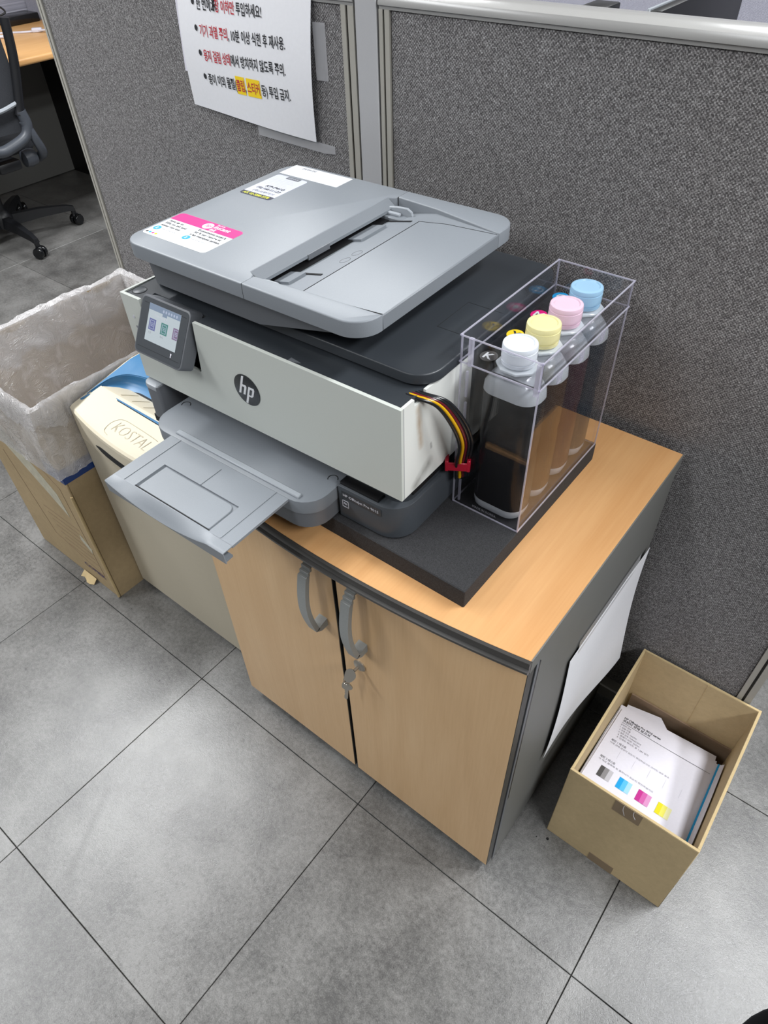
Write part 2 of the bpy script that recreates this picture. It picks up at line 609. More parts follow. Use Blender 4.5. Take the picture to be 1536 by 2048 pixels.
def solo(name, me, mat, label, cat, base, group=None):
    """a thing that is one mesh, written in world coordinates, origin moved to its base"""
    me.transform(Matrix.Translation(-Vector(base)))
    o = obj(name, me, mat)
    o.location = base
    return tag(o, label, cat, group)
def struct(name, me, mat):
    o = obj(name, me, mat)
    o['kind'] = 'structure'
    return o

_TS = bpy.data.scenes.new('text_scratch')
_TM = {}
def text_mesh(body, size, bold=0.0, shear=0.0):
    key = (body, size, bold, shear)
    if key not in _TM:
        cu = bpy.data.curves.new('t', 'FONT')
        cu.body = body
        cu.size = size
        cu.offset = bold
        cu.shear = shear
        cu.resolution_u = 2
        o = bpy.data.objects.new('t', cu)
        _TS.collection.objects.link(o)
        vl = _TS.view_layers[0]
        vl.update()
        me = bpy.data.meshes.new_from_object(o.evaluated_get(vl.depsgraph))
        bpy.data.objects.remove(o)
        bpy.data.curves.remove(cu)
        me.materials.clear()
        _TM[key] = me
    return _TM[key].copy()
def bounds(me):
    xs = [v.co.x for v in me.vertices]
    ys = [v.co.y for v in me.vertices]
    return (min(xs), max(xs), min(ys), max(ys)) if xs else (0, 0, 0, 0)
def advance(body, size):
    a = bounds(text_mesh('H' + body + 'H', size))
    b = bounds(text_mesh('HH', size))
    return (a[1] - a[0]) - (b[1] - b[0])
def frame(o, u, v):
    u = Vector(u).normalized()
    v = Vector(v).normalized()
    n = u.cross(v)
    m = Matrix((u, v, n)).transposed().to_4x4()
    m.translation = Vector(o)
    return m
def text(name, body, size, mat, parent, mtx, x=0, y=0, width=None, bold=0.0, shear=0.0, center=False, world=True, fn=None):
    me = text_mesh(body, size, bold, shear)
    b = bounds(me)
    w = b[1] - b[0]
    sx = width / w if width and w else 1
    for v in me.vertices:
        v.co.x = (v.co.x - b[0]) * sx + x - (w * sx / 2 if center else 0)
        v.co.y = v.co.y + y
    if fn:
        for v in me.vertices:
            v.co = fn(v.co.x, v.co.y)
    else:
        me.transform(mtx)
    if world:
        return wp(name, me, mat, parent)
    return obj(name, me, mat, parent)

# ================================================================== THE SETTING
S = 0.43746
TX, TY, TR = -0.24888, -0.04523, -0.00288
struct('floor', box(-9.5, 2.2, -2.2, 5.2, -.06, -.0035), 'grout')
floor = bpy.data.objects['floor']
G = .0014
tile_me = prism(rrect(-S / 2 + G / 2, S / 2 - G / 2, -S / 2 + G / 2, S / 2 - G / 2, 0), -.0034, 0, 'z', .0006, 1)
tile_me.name = 'floor_tile'
tile_me.materials.append(M['tile'])
for i in range(-13, 4):
    for j in range(-3, 8):
        cx, cy = (i + .5) * S, (j + .5) * S
        x = TX + cx * math.cos(TR) - cy * math.sin(TR)
        y = TY + cx * math.sin(TR) + cy * math.cos(TR)
        o = bpy.data.objects.new('floor_tile', tile_me)
        COL.objects.link(o)
        o.parent = floor
        o.location = (x, y, 0)
        o.rotation_euler = (0, 0, TR)
struct('ceiling', box(-6.5, 2.2, -2.2, 4.6, CEIL, CEIL + .05), 'ceiling')
for k, (lx, ly, e) in enumerate(LAMPS):
    t = thing('ceiling_light', ('long ceiling lamp in front of the left cubicle panel', 'long ceiling lamp above the far desk row', 'long ceiling lamp behind the right cubicle panel', 'added ceiling lamp right of the paper box, brightening right-hand faces', 'long ceiling lamp over the open floor before the cabinet', 'long ceiling lamp over the open floor at far left', 'long ceiling lamp above the hidden monitor desk')[k], 'lamp', (lx, ly, CEIL), 0, 'ceiling lamps above the frame')
    obj('housing', boxes([(-.155, -.14, -.59, .59, -.028, 0), (.14, .155, -.59, .59, -.028, 0), (-.14, .14, -.59, -.575, -.028, 0), (-.14, .14, .575, .59, -.028, 0)]), 'white_plastic', t)
    obj('diffuser', box(-.14, .14, -.575, .575, -.012, -.006), 'lamp_on', t)
struct('wall_left', box(-6.5, -6.44, -2.2, 4.6, 0, CEIL), 'ceiling')
struct('wall_back', box(-6.5, 2.2, 4.6, 4.66, 0, CEIL), 'ceiling')

# ------------------------------------------------------------------ cubicle partition
YW, YB = .4387, .4837
def partition(name, label, x0, x1, lw, rw):
    t = thing(name, label, 'partition', ((x0 + x1) / 2, (YW + YB) / 2, 0))
    wp('fabric_panel', box(x0 + lw, x1 - rw, YW, YB, .06, 1.121, .002, 1), 'fabric', t)
    for nm, a, b in (('side_frame', x0, x0 + lw), ('side_frame', x1 - rw, x1)):
        w = b - a
        f = wp(nm, boxes([(a, a + w * .36, YW - .003, YB + .003, .03, 1.121), (a + w * .36, a + w * .55, YW + .002, YB - .002, .03, 1.121), (a + w * .55, b, YW - .003, YB + .003, .03, 1.121)]), 'frame', t)
        wp('groove_seal', box(a + w * .37, a + w * .54, YW - .0002, YW + .0025, .03, 1.1205), 'groove', f)
    wp('base_rail', box(x0, x1, YW - .003, YB + .003, .0, .03), 'frame', t)
    wp('base_skirt', box(x0 + lw, x1 - rw, YW + .002, YB - .002, .03, .06), 'frame', t)
    prof = [(YW - .002, 1.121), (YW - .002, 1.1250), (YW - .0045, 1.1257), (YW - .0045, 1.1290), (YW - .002, 1.1345), (YW + .008, 1.1385), (YB - .008, 1.1385), (YB + .002, 1.1345), (YB + .0045, 1.1290), (YB + .0045, 1.1257), (YB + .002, 1.1250), (YB + .002, 1.121)]
    r = wp('top_rail', prism(prof, x0, x1, 'x'), 'rail', t)
    return t
partition('partition_panel', 'grey woven cubicle panel behind the notice and the shredder', -1.3565, -.578, .016, .022)
partition('partition_panel', 'grey woven cubicle panel behind the printer and ink case', -.535, .2365, .017, .022)
t = thing('partition_post', 'pale grey flat post between the two woven cubicle panels', 'post', (-.5565, .461, 0))
wp('post_cover', box(-.5745, -.5385, YW - .004, YB + .004, 0, 1.141, .001, 1), 'post', t)
wp('post_core', box(-.5779, -.5351, YW + .006, YB - .006, 0, 1.138), 'groove', t)
t = thing('partition_panel', 'lilac-grey cubicle panel seen over the top rail behind the monitor', 'partition', (-.6, 2.225, 0))
wp('fabric_panel', box(-2.6, 1.4, 2.2, 2.245, .04, 1.25), 'fabric_far', t)
wp('top_rail', box(-2.6, 1.4, 2.195, 2.25, 1.25, 1.28, .008), 'rail', t)
wp('base_rail', box(-2.6, 1.4, 2.2, 2.245, 0, .04), 'frame', t)
# partitions round the far desk
t = thing('partition_panel', 'grey cubicle panel behind the wooden desk at far left', 'partition', (-3.72, 1.3, 0))
wp('fabric_panel', box(-3.74, -3.70, .1, 2.2, .04, 1.20), 'fabric_far', t)
wp('top_rail', box(-3.745, -3.695, .1, 2.2, 1.20, 1.23, .008), 'rail', t)
wp('base_rail', box(-3.74, -3.70, .1, 2.2, 0, .04), 'cab_side', t)
t = thing('partition_panel', 'dark shaded cubicle panel beside the knee space of the desk', 'partition', (-2.7, 1.70, 0))
wp('fabric_panel', box(-3.69, -2.62, 1.69, 1.73, .04, 1.20), 'fabric_far', t)
wp('top_rail', box(-3.69, -2.62, 1.685, 1.735, 1.20, 1.23, .008), 'rail', t)
wp('base_rail', box(-3.69, -2.62, 1.69, 1.73, 0, .04), 'frame', t)

# ================================================================== CABINET
W, D, H = .5726, .4187, .6556
cab = thing('storage_cabinet', 'low two-door maple and grey cabinet carrying the printer', 'cabinet', (-W / 2, .2, 0))
wp('side_panel', box(-.020, -.0005, .022, D, .012, H - .026), 'cab_side', cab)
wp('side_panel', box(-W + .0005, -W + .020, .022, D, .012, H - .026), 'cab_side', cab)
wp('back_panel', box(-W + .02, -.02, D - .012, D, .03, H - .026), 'cab_side', cab)
wp('bottom_panel', box(-W + .02, -.02, .022, D - .012, .035, .053), 'cab_side', cab)
wp('plinth', box(-W + .02, -.02, .045, .06, .004, .035), 'black', cab)
for fx, fy in ((-.03, .05), (-W + .03, .05), (-.03, .39), (-W + .03, .39)):
    wp('foot', lathe([(.012, 0), (.014, .004), (.014, .012)], 12, fx, fy), 'black', cab)
wp('hinge_rail', box(-.020, -.0008, .0172, .0215, .035, H - .03), 'black', cab)
wp('front_strip', box(-.0006, .0010, .0190, .0250, .014, H - .027), 'mid_grey', cab)
wp('front_groove', box(-.0006, .0006, .0260, .0300, .25, H - .035), 'black', cab)
NB = 24
bow = lambda x: -.0255 * (1 - ((x + W / 2) / (W / 2)) ** 2) - .001
arc = [(-W * i / NB, bow(-W * i / NB)) for i in range(NB + 1)]
wp('top_board', prism([(x, y) for x, y in arc] + [(-W, D + .002), (0, D + .002)], H - .0245, H, 'z', .0008, 1), 'top_wood', cab)
wp('top_edge_band', box(0.0001, .0016, .0, D + .002, H - .0245, H - .0006), 'cab_side', cab)
# bowed edge moulding: cross-section swept along the arc
prof = [(.000, .0003), (-.0022, .0010), (-.0045, .0002), (-.0056, -.0025), (-.0052, -.0085), (-.0040, -.0095), (-.0052, -.0110), (-.0075, -.0130), (-.0078, -.0160), (-.0060, -.0190), (-.002, -.0205), (0, -.0205)]
rings = []
ext = [(0.0016, bow(0))] + arc + [(-W - .0016, bow(-W))]
for i, (x, y) in enumerate(ext):
    a = ext[max(i - 1, 0)]
    b = ext[min(i + 1, len(ext) - 1)]
    tx, ty = b[0] - a[0], b[1] - a[1]
    L = math.hypot(tx, ty)
    nx, ny = -ty / L, tx / L      # outward (towards -y)
    if ny > 0:
        nx, ny = -nx, -ny
    rings.append([(x + nx * -p, y + ny * -p, H + q) for p, q in prof])
wp('edge_moulding', loft(rings), 'cab_trim', cab)
# doors
def door(x0, x1):
    d = wp('door', box(x0, x1, 0, .0165, .03, H - .026), 'door_wood', cab)
    wp('edge_band', boxes([(x1, x1 + .0009, .0006, .0165, .03, H - .026), (x0 - .0009, x0, .0006, .0165, .03, H - .026), (x0, x1, .0006, .0165, .0291, .03)]), 'cab_trim2', d)
    return d
XM = -.288
dr = door(XM + .0045, -.0012)
dl = door(-W + .001, XM - .0035)
def handle(cx, d):
    zt, zb = .590, .468
    hw = .0075
    N = 16
    rings = []
    for i in range(N + 1):
        f = i / N
        z = zt - f * (zt - zb)
        y = -.0275 - .0085 * math.sin(PI * f) + .004 * f * f
        th = .0075
        rings.append([(cx - hw, y, z), (cx + hw, y, z), (cx + hw, y + th, z), (cx - hw, y + th, z)])
    h = wp('handle', loft(rings, True, False), 'handle', d, 'grey bowed pull handle')
    wp('handle_foot', loft([[(cx - hw, -.0235, zb), (cx + hw, -.0235, zb), (cx + hw, -.016, zb + .004), (cx - hw, -.016, zb + .004)], [(cx - hw, -.012, zb - .008), (cx + hw, -.012, zb - .008), (cx + hw, -.009, zb + .006), (cx - hw, -.009, zb + .006)], [(cx - hw, .0, zb - .008), (cx + hw, .0, zb - .008), (cx + hw, .0, zb + .008), (cx - hw, .0, zb + .008)]], True, False), 'handle', h)
    for k in range(5):
        wp('rib', box(cx - hw - .0003, cx + hw + .0003, -.0275 + k * .0042, -.0275 + k * .0042 + .0048, zt - .006 + k * .0058, zt + .0022 + k * .0058, .0009, 1), 'handle', h)
    wp('handle_neck', box(cx - hw, cx + hw, -.012, .0005, zt + .010, zt + .026, .001, 1), 'handle', h)
handle(-.318, dl)
handle(-.243, dr)
lk = wp('lock_barrel', lathe([(.0110, 0), (.0110, .002), (.0090, .0038), (.0065, .005)], 24), 'chrome', dr)
lk.data.transform(Matrix.Translation(-Vector(cab.location)).inverted())
lk.data.transform(Matrix.Rotation(PI / 2, 4, 'X'))
lk.data.transform(Matrix.Translation(Vector((-.2530, 0, .4080)) - Vector(cab.location)))
# keys
ks = thing('key_pair', 'two small nickel keys hanging from the cabinet lock', 'keys', (-.2530, -.005, .408))
def key_blade(pts, thick=.0016):
    return prism(pts, -thick / 2, thick / 2, 'y', 0)
bow_pts = [(.0085 * math.cos(2 * PI * i / 24) * (1 + .10 * math.cos(6 * PI * i / 24)), .0105 * math.sin(2 * PI * i / 24)) for i in range(24)]
def posed(me, loc, rot):
    me.transform(Matrix.Translation(loc) @ Matrix.Rotation(rot[2], 4, 'Z') @ Matrix.Rotation(rot[1], 4, 'Y') @ Matrix.Rotation(rot[0], 4, 'X'))
    return me
obj('key_shaft', tube([(0, .002, 0), (-.0008, -.008, -.0005)], .0026, 8, 0), 'chrome', ks)
obj('key_bow', posed(key_blade(bow_pts), (-.0030, -.0160, -.0050), (-.75, .20, .5)), 'chrome', ks)
obj('key_ring', tube([(-.0055 + .0055 * math.cos(2 * PI * i / 16), -.0215 + .002 * math.sin(2 * PI * i / 16), -.0165 + .0065 * math.sin(2 * PI * i / 16)) for i in range(17)], .0007, 6, 2), 'chrome', ks)
obj('key_bow', posed(key_blade(bow_pts), (-.0060, -.0215, -.0300), (.0, .15, .35)), 'chrome', ks)
obj('key_shaft', posed(prism([(-.0026, -.036), (.0010, -.039), (.0028, -.035), (.0028, -.008), (-.0028, -.008), (-.0028, -.014), (-.0017, -.017), (-.0028, -.020), (-.0017, -.023), (-.0028, -.027)], -.0007, .0007, 'y'), (-.0060, -.0215, -.0300), (.0, .10, .35)), 'chrome', ks)

# sheet taped on the cabinet side
def side_paper(u, v):
    y = .150 + u * .250
    z = .484 - v * .292
    out = .0030 + .012 * (v ** 2) * u + .004 * math.sin(u * 5 + v * 3) * v + .004 * max(0, u - .7)
    return (out, y - .010 * (1 - v) * (1 - u) + .006 * math.sin(v * 4) * (1 - u), z)
sp = thing('paper_sheet', 'blank white sheet taped to the grey right side of the cabinet', 'paper', (.004, .27, .192))
wp('sheet', sheet(side_paper, 16, 16, .0003), 'paper', sp)
wp('tape_strip', sheet(lambda u, v: (.0022 + .0015 * v, .165 + u * .2, .500 - v * .028), 6, 2), 'tape', sp)

# ================================================================== FOAM BASE
FZ = .684
solo('foam_board', prism(rrect(-.560, -.096, .015, .338, .002), H + .0002, FZ, 'z', .0012, 1), 'foam', 'black foam slab between the printer and the wooden cabinet top', 'foam board', (-.34, .18, H))

# ================================================================== PRINTER (own frame: origin at fascia right front, on the foam)
pr = thing('inkjet_printer', 'white and grey all-in-one inkjet printer with document feeder', 'printer', (-.19339, .02985, FZ), .02307)
P = lambda n, me, m, par=None, lab=None: obj(n, me, m, par or pr, lab)
base = P('base_housing', prism(rrect(-.0925, 0, -.004, .33, (.002, .032, .03, .0)), .003, .051, 'z', .0012, 2), 'dark_grey')
P('base_upper', prism(rrect(-.088, -.005, .012, .325, (.0, .02, .02, 0)), .051, .0712, 'z'), 'lid_grey', base)
P('rear_base', box(-.436, -.0925, .10, .33, .003, .0712), 'black', base)
P('front_ledge', box(-.0905, -.034, -.0005, .012, .0512, .0555), 'black', base)
P('left_pillar', prism(rrect(-.437, -.405, -.010, .10, (.012, .004, 0, 0)), .012, .068, 'z', .002, 2), 'mid_grey', base)
P('left_pillar_cap', prism(rrect(-.4372, -.4075, -.0105, .02, (.012, .003, 0, 0)), .0615, .0685, 'z', .002, 2), 'silver_light', base)
P('left_shoe', box(-.436, -.405, -.008, .06, .0, .012), 'black', base)
for fx, fy in ((-.03, .04), (-.03, .30), (-.40, .30), (-.40, .05)):
    P('rubber_foot', lathe([(.011, 0), (.012, .0015), (.012, .003)], 14, fx, fy), 'black', base)
# name strip and icon
P('name_strip', prism(rrect(-.0865, -.0275, .0345, .0465, .002), -.0044, -.0038, 'y'), 'lid_grey', base)
tf = frame((-.084, -.0047, .0385), (1, 0, 0), (0, 0, 1))
text('model_print', 'HP OfficeJet Pro 9015', .0056, 'pale_print', base, tf, width=.053, bold=.0001, world=False)
ic = [(-.0865, .0225), (-.0775, .0225), (-.0775, .0315), (-.0865, .0315)]
P('icon_print', boxes([(-.0862, -.0768, -.0046, -.0039, .0205, .0211), (-.0862, -.0768, -.0046, -.0039, .0304, .0310), (-.0862, -.0856, -.0046, -.0039, .0205, .0310), (-.0774, -.0768, -.0046, -.0039, .0205, .0310), (-.0842, -.0790, -.0046, -.0039, .0252, .0256), (-.0842, -.0800, -.0046, -.0039, .0270, .0273)]), 'pale_print', base)
# input tray
tr0 = P('input_tray', prism(rrect(-.382, -.0965, -.050, .11, (.032, .032, 0, 0)), .002, .0265, 'z', 0), 'mid_grey')
P('tray_cover', prism(rrect(-.3835, -.095, -.0515, .11, (.033, .033, 0, 0)), .0265, .0455, 'z', .0012, 2), 'tray_grey', tr0)
for cx in (-.108, -.372):
    ring = [(.0062 * math.cos(PI * i / 12 + .3), .0062 * math.sin(PI * i / 12 + .3)) for i in range(15)]
    P('finger_mark', tube([(cx + a, .006 + b, .0455) for a, b in ring], .0006, 6, 0), 'seam', tr0)
# output tray extension
EZ = .0448
xt = P('tray_extension', boxes([
    (-.337, -.2985, -.143, -.046, EZ - .0035, EZ), (-.167, -.1285, -.143, -.046, EZ - .0035, EZ),
    (-.2985, -.167, -.0945, -.046, EZ - .0035, EZ), (-.2985, -.167, -.1405, -.0945, EZ - .0048, EZ - .0026),
    (-.2985, -.167, -.143, -.1405, EZ - .0035, EZ)]), 'silver_grey')
P('pocket_flap', prism(rrect(-.2945, -.1705, -.1400, -.0965, (.002, .002, .010, .010)), EZ - .0026, EZ - .0006, 'z', .0006, 1), 'silver_grey', xt)
P('pocket_gap', boxes([(-.2985, -.167, -.1418, -.1403, EZ - .0005, EZ + .0002)]), 'seam', xt)
for rx0, rx1, ry0, ry1 in ((-.3185, -.3175, -.142, -.05), (-.1485, -.1475, -.142, -.05), (-.2335, -.2325, -.0945, -.06)):
    P('guide_ridge', box(rx0, rx1, ry0, ry1, EZ, EZ + .0008), 'silver_grey', xt)
P('hinge_strip', box(-.334, -.1185, -.0455, -.0375, EZ - .002, EZ + .0035, .001, 1), 'silver_light', xt)
P('hinge_gap', box(-.334, -.1195, -.0475, -.0457, EZ - .003, EZ + .0004), 'seam', xt)
def lipfn(u, v):
    x = -.337 + u * .2085
    t_ = min(1, max(0, (x + .334) / .176))
    d = math.sin(PI * t_) ** .75 if 0 < t_ < 1 else 0
    k = v * 5
    rows = [(-.1428, EZ), (-.1465, EZ - .0030 * d), (-.1525, EZ - .0100 * d), (-.1565, EZ - .0145 * d), (-.1575, EZ - .0010 - .0145 * d), (-.1565, EZ - .0180)]
    y, z = rows[int(round(k))]
    return (x, y, z)
P('front_lip', sheet(lipfn, 32, 5, -.0014), 'silver_grey', xt)
P('lip_shadow', box(-.335, -.1305, -.1545, -.1440, EZ - .018, EZ - .0145), 'tray_grey', xt)
# body shell
P('inner_frame', box(-.434, -.003, .026, .333, .060, .186), 'black')
fa = [(-.439, .0716), (0, .0716), (0, .1955), (-.3035, .1955), (-.309, .1265), (-.311, .1245), (-.394, .1245), (-.3965, .1265), (-.402, .1955), (-.439, .1955)]
fas = P('front_fascia', prism(fa, 0, .0045, 'y', 0), 'white_plastic')
P('panel_recess', boxes([(-.403, -.302, .022, .0255, .12, .19), (-.403, -.302, .0045, .0255, .118, .1225)]), 'black', fas)
def side_profile():
    return [(.0047, .0716), (.135, .0716), (.135, .1938), (.044, .1955), (.0435, .187), (.0235, .187), (.023, .1955), (.0047, .1955)]
P('side_cover', prism(side_profile(), -.0035, 0, 'x'), 'white_side', None)
P('rear_side_cover', prism([(.1352, .0716), (.333, .0716), (.333, .190), (.1352, .1938)], -.0035, 0, 'x'), 'lid_grey', None)
P('side_cover', prism([(.0047, .0716), (.333, .0716), (.333, .190), (.0047, .1955)], -.439, -.4355, 'x'), 'white_plastic', None)
P('corner_seam', box(-.0004, .0001, .0042, .005, .0716, .1954), 'grey_print', fas)
led = P('top_ledge', boxes([(-.3035, -.0036, .0046, .06, .184, .1935), (-.4355, -.402, .0046, .06, .184, .1935), (-.402, -.3035, .0256, .06, .184, .1935)]), 'lid_grey')
P('power_button', lathe([(.0088, .1935), (.0088, .1938), (.0078, .1944), (.0, .1944)], 24, -.4245, .0195, True), 'dark_grey', led)
P('power_ring', tube([(-.4245 + .0092 * math.cos(2 * PI * i / 24), .0195 + .0092 * math.sin(2 * PI * i / 24), .1936) for i in range(25)], .0005, 6, 0), 'seam', led)
P('latch_mark', prism([(-.157, .004), (-.141, .010), (-.157, .0125)], .1935, .1941, 'z'), 'mid_grey', led)
for k, (zz, r) in enumerate(((.166, .0022), (.152, .0018), (.128, .0020))):
    P('status_light', lathe([(r, 0), (r, .0004)], 12), 'pale_print' if k == 0 else 'grey_print', fas).data.transform(frame((-.4235 + .001 * k, -.0001, zz), (1, 0, 0), (0, 0, 1)))
# logo
lg = P('logo_badge', lathe([(.0212, 0), (.0212, .0005), (.0207, .0007)], 48), 'logo_grey', fas, 'dark round badge')
LF = frame((-.2275, -.0001, .1305), (1, 0, 0), (0, 0, 1))
lg.data.transform(LF)
def slab(pts):
    me = prism(pts, .0006, .0011, 'z')
    me.transform(LF)
    return me
sl = .36   # slant
def sh(pts):
    return [(x + y * sl, y) for x, y in pts]
P('logo_letter_h', slab(sh([(-.0115, -.0078), (-.0082, -.0078), (-.0082, .0035), (-.0050, .0035), (-.0043, .0026), (-.0043, -.0078), (-.0010, -.0078), (-.0010, .0040), (-.0025, .0064), (-.0082, .0064), (-.0082, .0192), (-.0115, .0185)])), 'sticker_white', lg)
P('logo_letter_p', slab(sh([(.0020, -.0190), (.0053, -.0195), (.0053, -.0078), (.0100, -.0078), (.0120, -.0056), (.0120, .0042), (.0104, .0064), (.0020, .0064)])), 'sticker_white', lg)
P('logo_counter', slab(sh([(.0053, -.0050), (.0082, -.0050), (.0088, -.0042), (.0088, .0029), (.0080, .0036), (.0053, .0036)])), 'logo_grey', lg).data.transform(Matrix.Translation((0, -.0003, 0)))
# scanner lid
lid = P('scanner_lid', prism(rrect(-.432, .0035, .040, .336, .030, 8), .1975, .2095, 'z', .0022, 3), 'lid_grey')
P('lid_gasket', prism(rrect(-.424, -.004, .048, .332, .025), .190, .1975, 'z'), 'black', lid)
P('lid_seam', boxes([(-.0475, -.0470, .134, .199, .2094, .2097), (-.0475, -.002, .1337, .1342, .2094, .2097), (-.0475, -.002, .1988, .1993, .2094, .2097)]), 'seam', lid)
# document feeder
AT = .2665
adf = P('feeder_body', prism([(-.400, .2490), (-.391, .2095), (-.215, .2095), (-.062, .2450), (-.062, .2462), (-.213, .2385), (-.2465, .2375), (-.2465, .2490)], .026, .296, 'y'), 'mid_grey')
P('feeder_gasket', box(-.385, -.222, .034, .290, .206, .2105), 'black', adf)
cov_poly = rrect(-.4145, -.213, .008, .312, (.026, 0, 0, .030), 8)
# replace right side with the slot notch
left = [p for p in cov_poly if p[0] < -.2135]
poly = [(-.213, .008), (-.213, .024), (-.216, .030), (-.2235, .034), (-.2235, .281), (-.216, .285), (-.213, .291), (-.213, .312)]
l_hi = sorted([p for p in left if p[1] > .16], key=lambda p: -p[0])
l_lo = sorted([p for p in left if p[1] < .16], key=lambda p: p[0])
cov = P('feeder_cover', prism(poly + l_hi + l_lo, .2490, AT, 'z', .0018, 3, False, lambda a, b: min(a.x, b.x) < -.2134 or False), 'silver_grey')
P('slot_chamfer', prism([(-.2235, AT - .0006), (-.2120, .2575), (-.2120, .2540), (-.2235, .2525)], .0335, .2815, 'y'), 'tray_grey', cov)
P('slot_catch', box(-.2150, -.2112, .112, .150, .2515, .2580), 'mid_grey', cov)
P('cover_seam', boxes([(-.2130, -.2126, .0079, .029, .2491, AT - .0002), (-.2130, -.2126, .2892, .3121, .2491, AT - .0002)]), 'seam', cov)
# feed tray
ft = P('feed_tray', prism([(-.245, .238), (-.245, .2435), (-.213, .2465), (-.150, .2605), (-.0525, .2648), (-.0525, .2500), (-.062, .2465), (-.213, .240)], .030, .2855, 'y'), 'silver_grey')
fr_poly = [(-.2125, .008)] + [(-.080 + .030 * math.sin(a), .038 - .030 * math.cos(a)) for a in [i * PI / 16 for i in range(9)]] + [(-.050, .0395), (-.0525, .0395), (-.150, .0335), (-.2125, .0285)]
P('tray_rim', prism(fr_poly, .2490, AT, 'z', .0018, 3, False, lambda a, b: max(a.x, b.x) > -.2120), 'silver_grey', ft)
bk_poly = [(-.2125, .312), (-.2125, .2895), (-.150, .2840), (-.0525, .2640), (-.050, .2640)] + [(-.080 + .030 * math.cos(a), .282 + .030 * math.sin(a)) for a in [i * PI / 16 for i in range(9)]]
P('tray_rim', prism(bk_poly, .2490, AT, 'z', .0018, 3, False, lambda a, b: max(a.x, b.x) > -.2120), 'silver_grey', ft)
def slope_z(x):
    return .2605 + (x + .150) / (.0975) * .0043
fl = [(-.154, .0365), (-.0515, .0420), (-.0515, .2610), (-.120, .2600), (-.154, .2520)]
me = prism(fl, 0, .0005, 'z')
for v in me.vertices:
    v.co.z += slope_z(v.co.x) - (.0 if v.co.x > -.15 else .0)
P('tray_flap', me, 'silver_grey', ft)
def seam_strip(a, b, w=.0007):
    d = Vector((b[0] - a[0], b[1] - a[1])).normalized()
    n = Vector((-d.y, d.x)) * w / 2
    pts = [(a[0] + n.x, a[1] + n.y), (b[0] + n.x, b[1] + n.y), (b[0] - n.x, b[1] - n.y), (a[0] - n.x, a[1] - n.y)]
    me = prism(pts, .0001, .0008, 'z')
    for v in me.vertices:
        v.co.z += slope_z(v.co.x)
    return me
P('flap_seam', seam_strip((-.1545, .036), (-.1545, .2522)), 'seam', ft)
P('flap_seam', seam_strip((-.1545, .036), (-.0512, .0415)), 'seam', ft)
P('flap_seam', seam_strip((-.1545, .2522), (-.120, .2603)), 'seam', ft)
P('flap_seam', seam_strip((-.120, .2603), (-.0512, .2612)), 'seam', ft)
P('tray_end_edge', box(-.0530, -.0497, .0395, .264, .2485, AT - .0012, .001, 1), 'tray_grey', ft)
# paper guides and marks in the tray
P('slot_shade', box(-.236, -.2050, .0385, .2715, .2400, .2495), 'black', ft)  # black strip standing in for the shade inside the slot under the cover
def guide(y0, y1, lean):
    pts = [(-.224, .2455), (-.224, .2580), (-.202, .2618), (-.187, .2625), (-.180, .2590), (-.178, .2520), (-.178, .2490)]
    g = P('paper_guide', prism(pts, y0, y1, 'y', .0008, 1, True), 'silver_light', ft)
    return g
guide(.0335, .0375, 1)
g2 = guide(.272, .276, -1)
P('guide_foot', box(-.222, -.180, .0375, .050, .2475, .2525, .001, 1), 'tray_grey', ft)
P('guide_foot', box(-.222, -.184, .258, .272, .2475, .2530, .001, 1), 'tray_grey', ft)
P('guide_knob', box(-.216, -.194, .264, .2705, .2525, .2565, .0016, 2), 'silver_light', ft)
def slope2(x):
    return .2465 + (x + .213) / .063 * .014
me = box(-.207, -.168, .0835, .0870, 0, .0008)
for v in me.vertices:
    v.co.z += slope2(v.co.x)
P('guide_slot', me, 'seam', ft)
me = box(-.207, -.168, .2535, .2570, 0, .0008)
for v in me.vertices:
    v.co.z += slope2(v.co.x)
P('guide_slot', me, 'seam', ft)
me = boxes([(-.213, -.190, .055, .083, .0, .003), (-.213, -.192, .185, .235, 0, .003)])
for v in me.vertices:
    v.co.z += slope2(v.co.x)
P('feed_ramp', me, 'tray_grey', ft)
for cy, cx in ((.128, -.170), (.150, -.170)):
    ring = []
    for i in range(19):
        a = 2 * PI * i / 18
        x = cx + .0055 * math.cos(a)
        ring.append((x, cy + .0075 * math.sin(a), slope2(x)))
    P('loading_mark', tube(ring, .00035, 5, 0), 'mid_grey', ft)
# stickers on the cover
def sticker(name, x0, x1, y0, y1, r, mat, lab):
    return P(name, prism(rrect(x0, x1, y0, y1, r, 5), AT - .0001, AT + .0003, 'z'), mat, cov, lab)
SZ = AT + .00045
st = sticker('promo_sticker', -.4095, -.300, .035, .101, .006, 'sticker_white', 'white and pink promotional sticker')
obj('pink_band', prism(rrect(-.4095, -.300, .081, .101, (0, 0, .006, .006), 5), AT + .0002, SZ - .00005, 'z'), 'pink_print', st)
def flat(x, y):
    return frame((x, y, SZ + .0001), (1, 0, 0), (0, 1, 0))
obj('badge_dot', prism([(-.352 + .0075 * math.cos(2 * PI * i / 24), .0905 + .0075 * math.sin(2 * PI * i / 24)) for i in range(24)], SZ - .0001, SZ, 'z'), 'sticker_white', st)
text('print', 'hp', .009, 'pink_print', st, flat(-.3565, .0885), bold=.0001, shear=.3, world=False)
text('print', 'instant', .0105, 'sticker_white', st, flat(-.3425, .0895), bold=.0002, world=False, width=.026)
text('print', 'hp.com', .004, 'sticker_white', st, flat(-.3425, .0972), bold=.0001, world=False, width=.012)
text('print', 'ink', .009, 'sticker_white', st, flat(-.3425, .0822), bold=.0002, world=False, width=.010)
for k, s_ in enumerate(('Save up to', '50% on ink and', 'never run out.')):
    text('print', s_, .0060, 'ink_print', st, flat(-.4045, .0745 - k * .0068), bold=.00008, world=False)
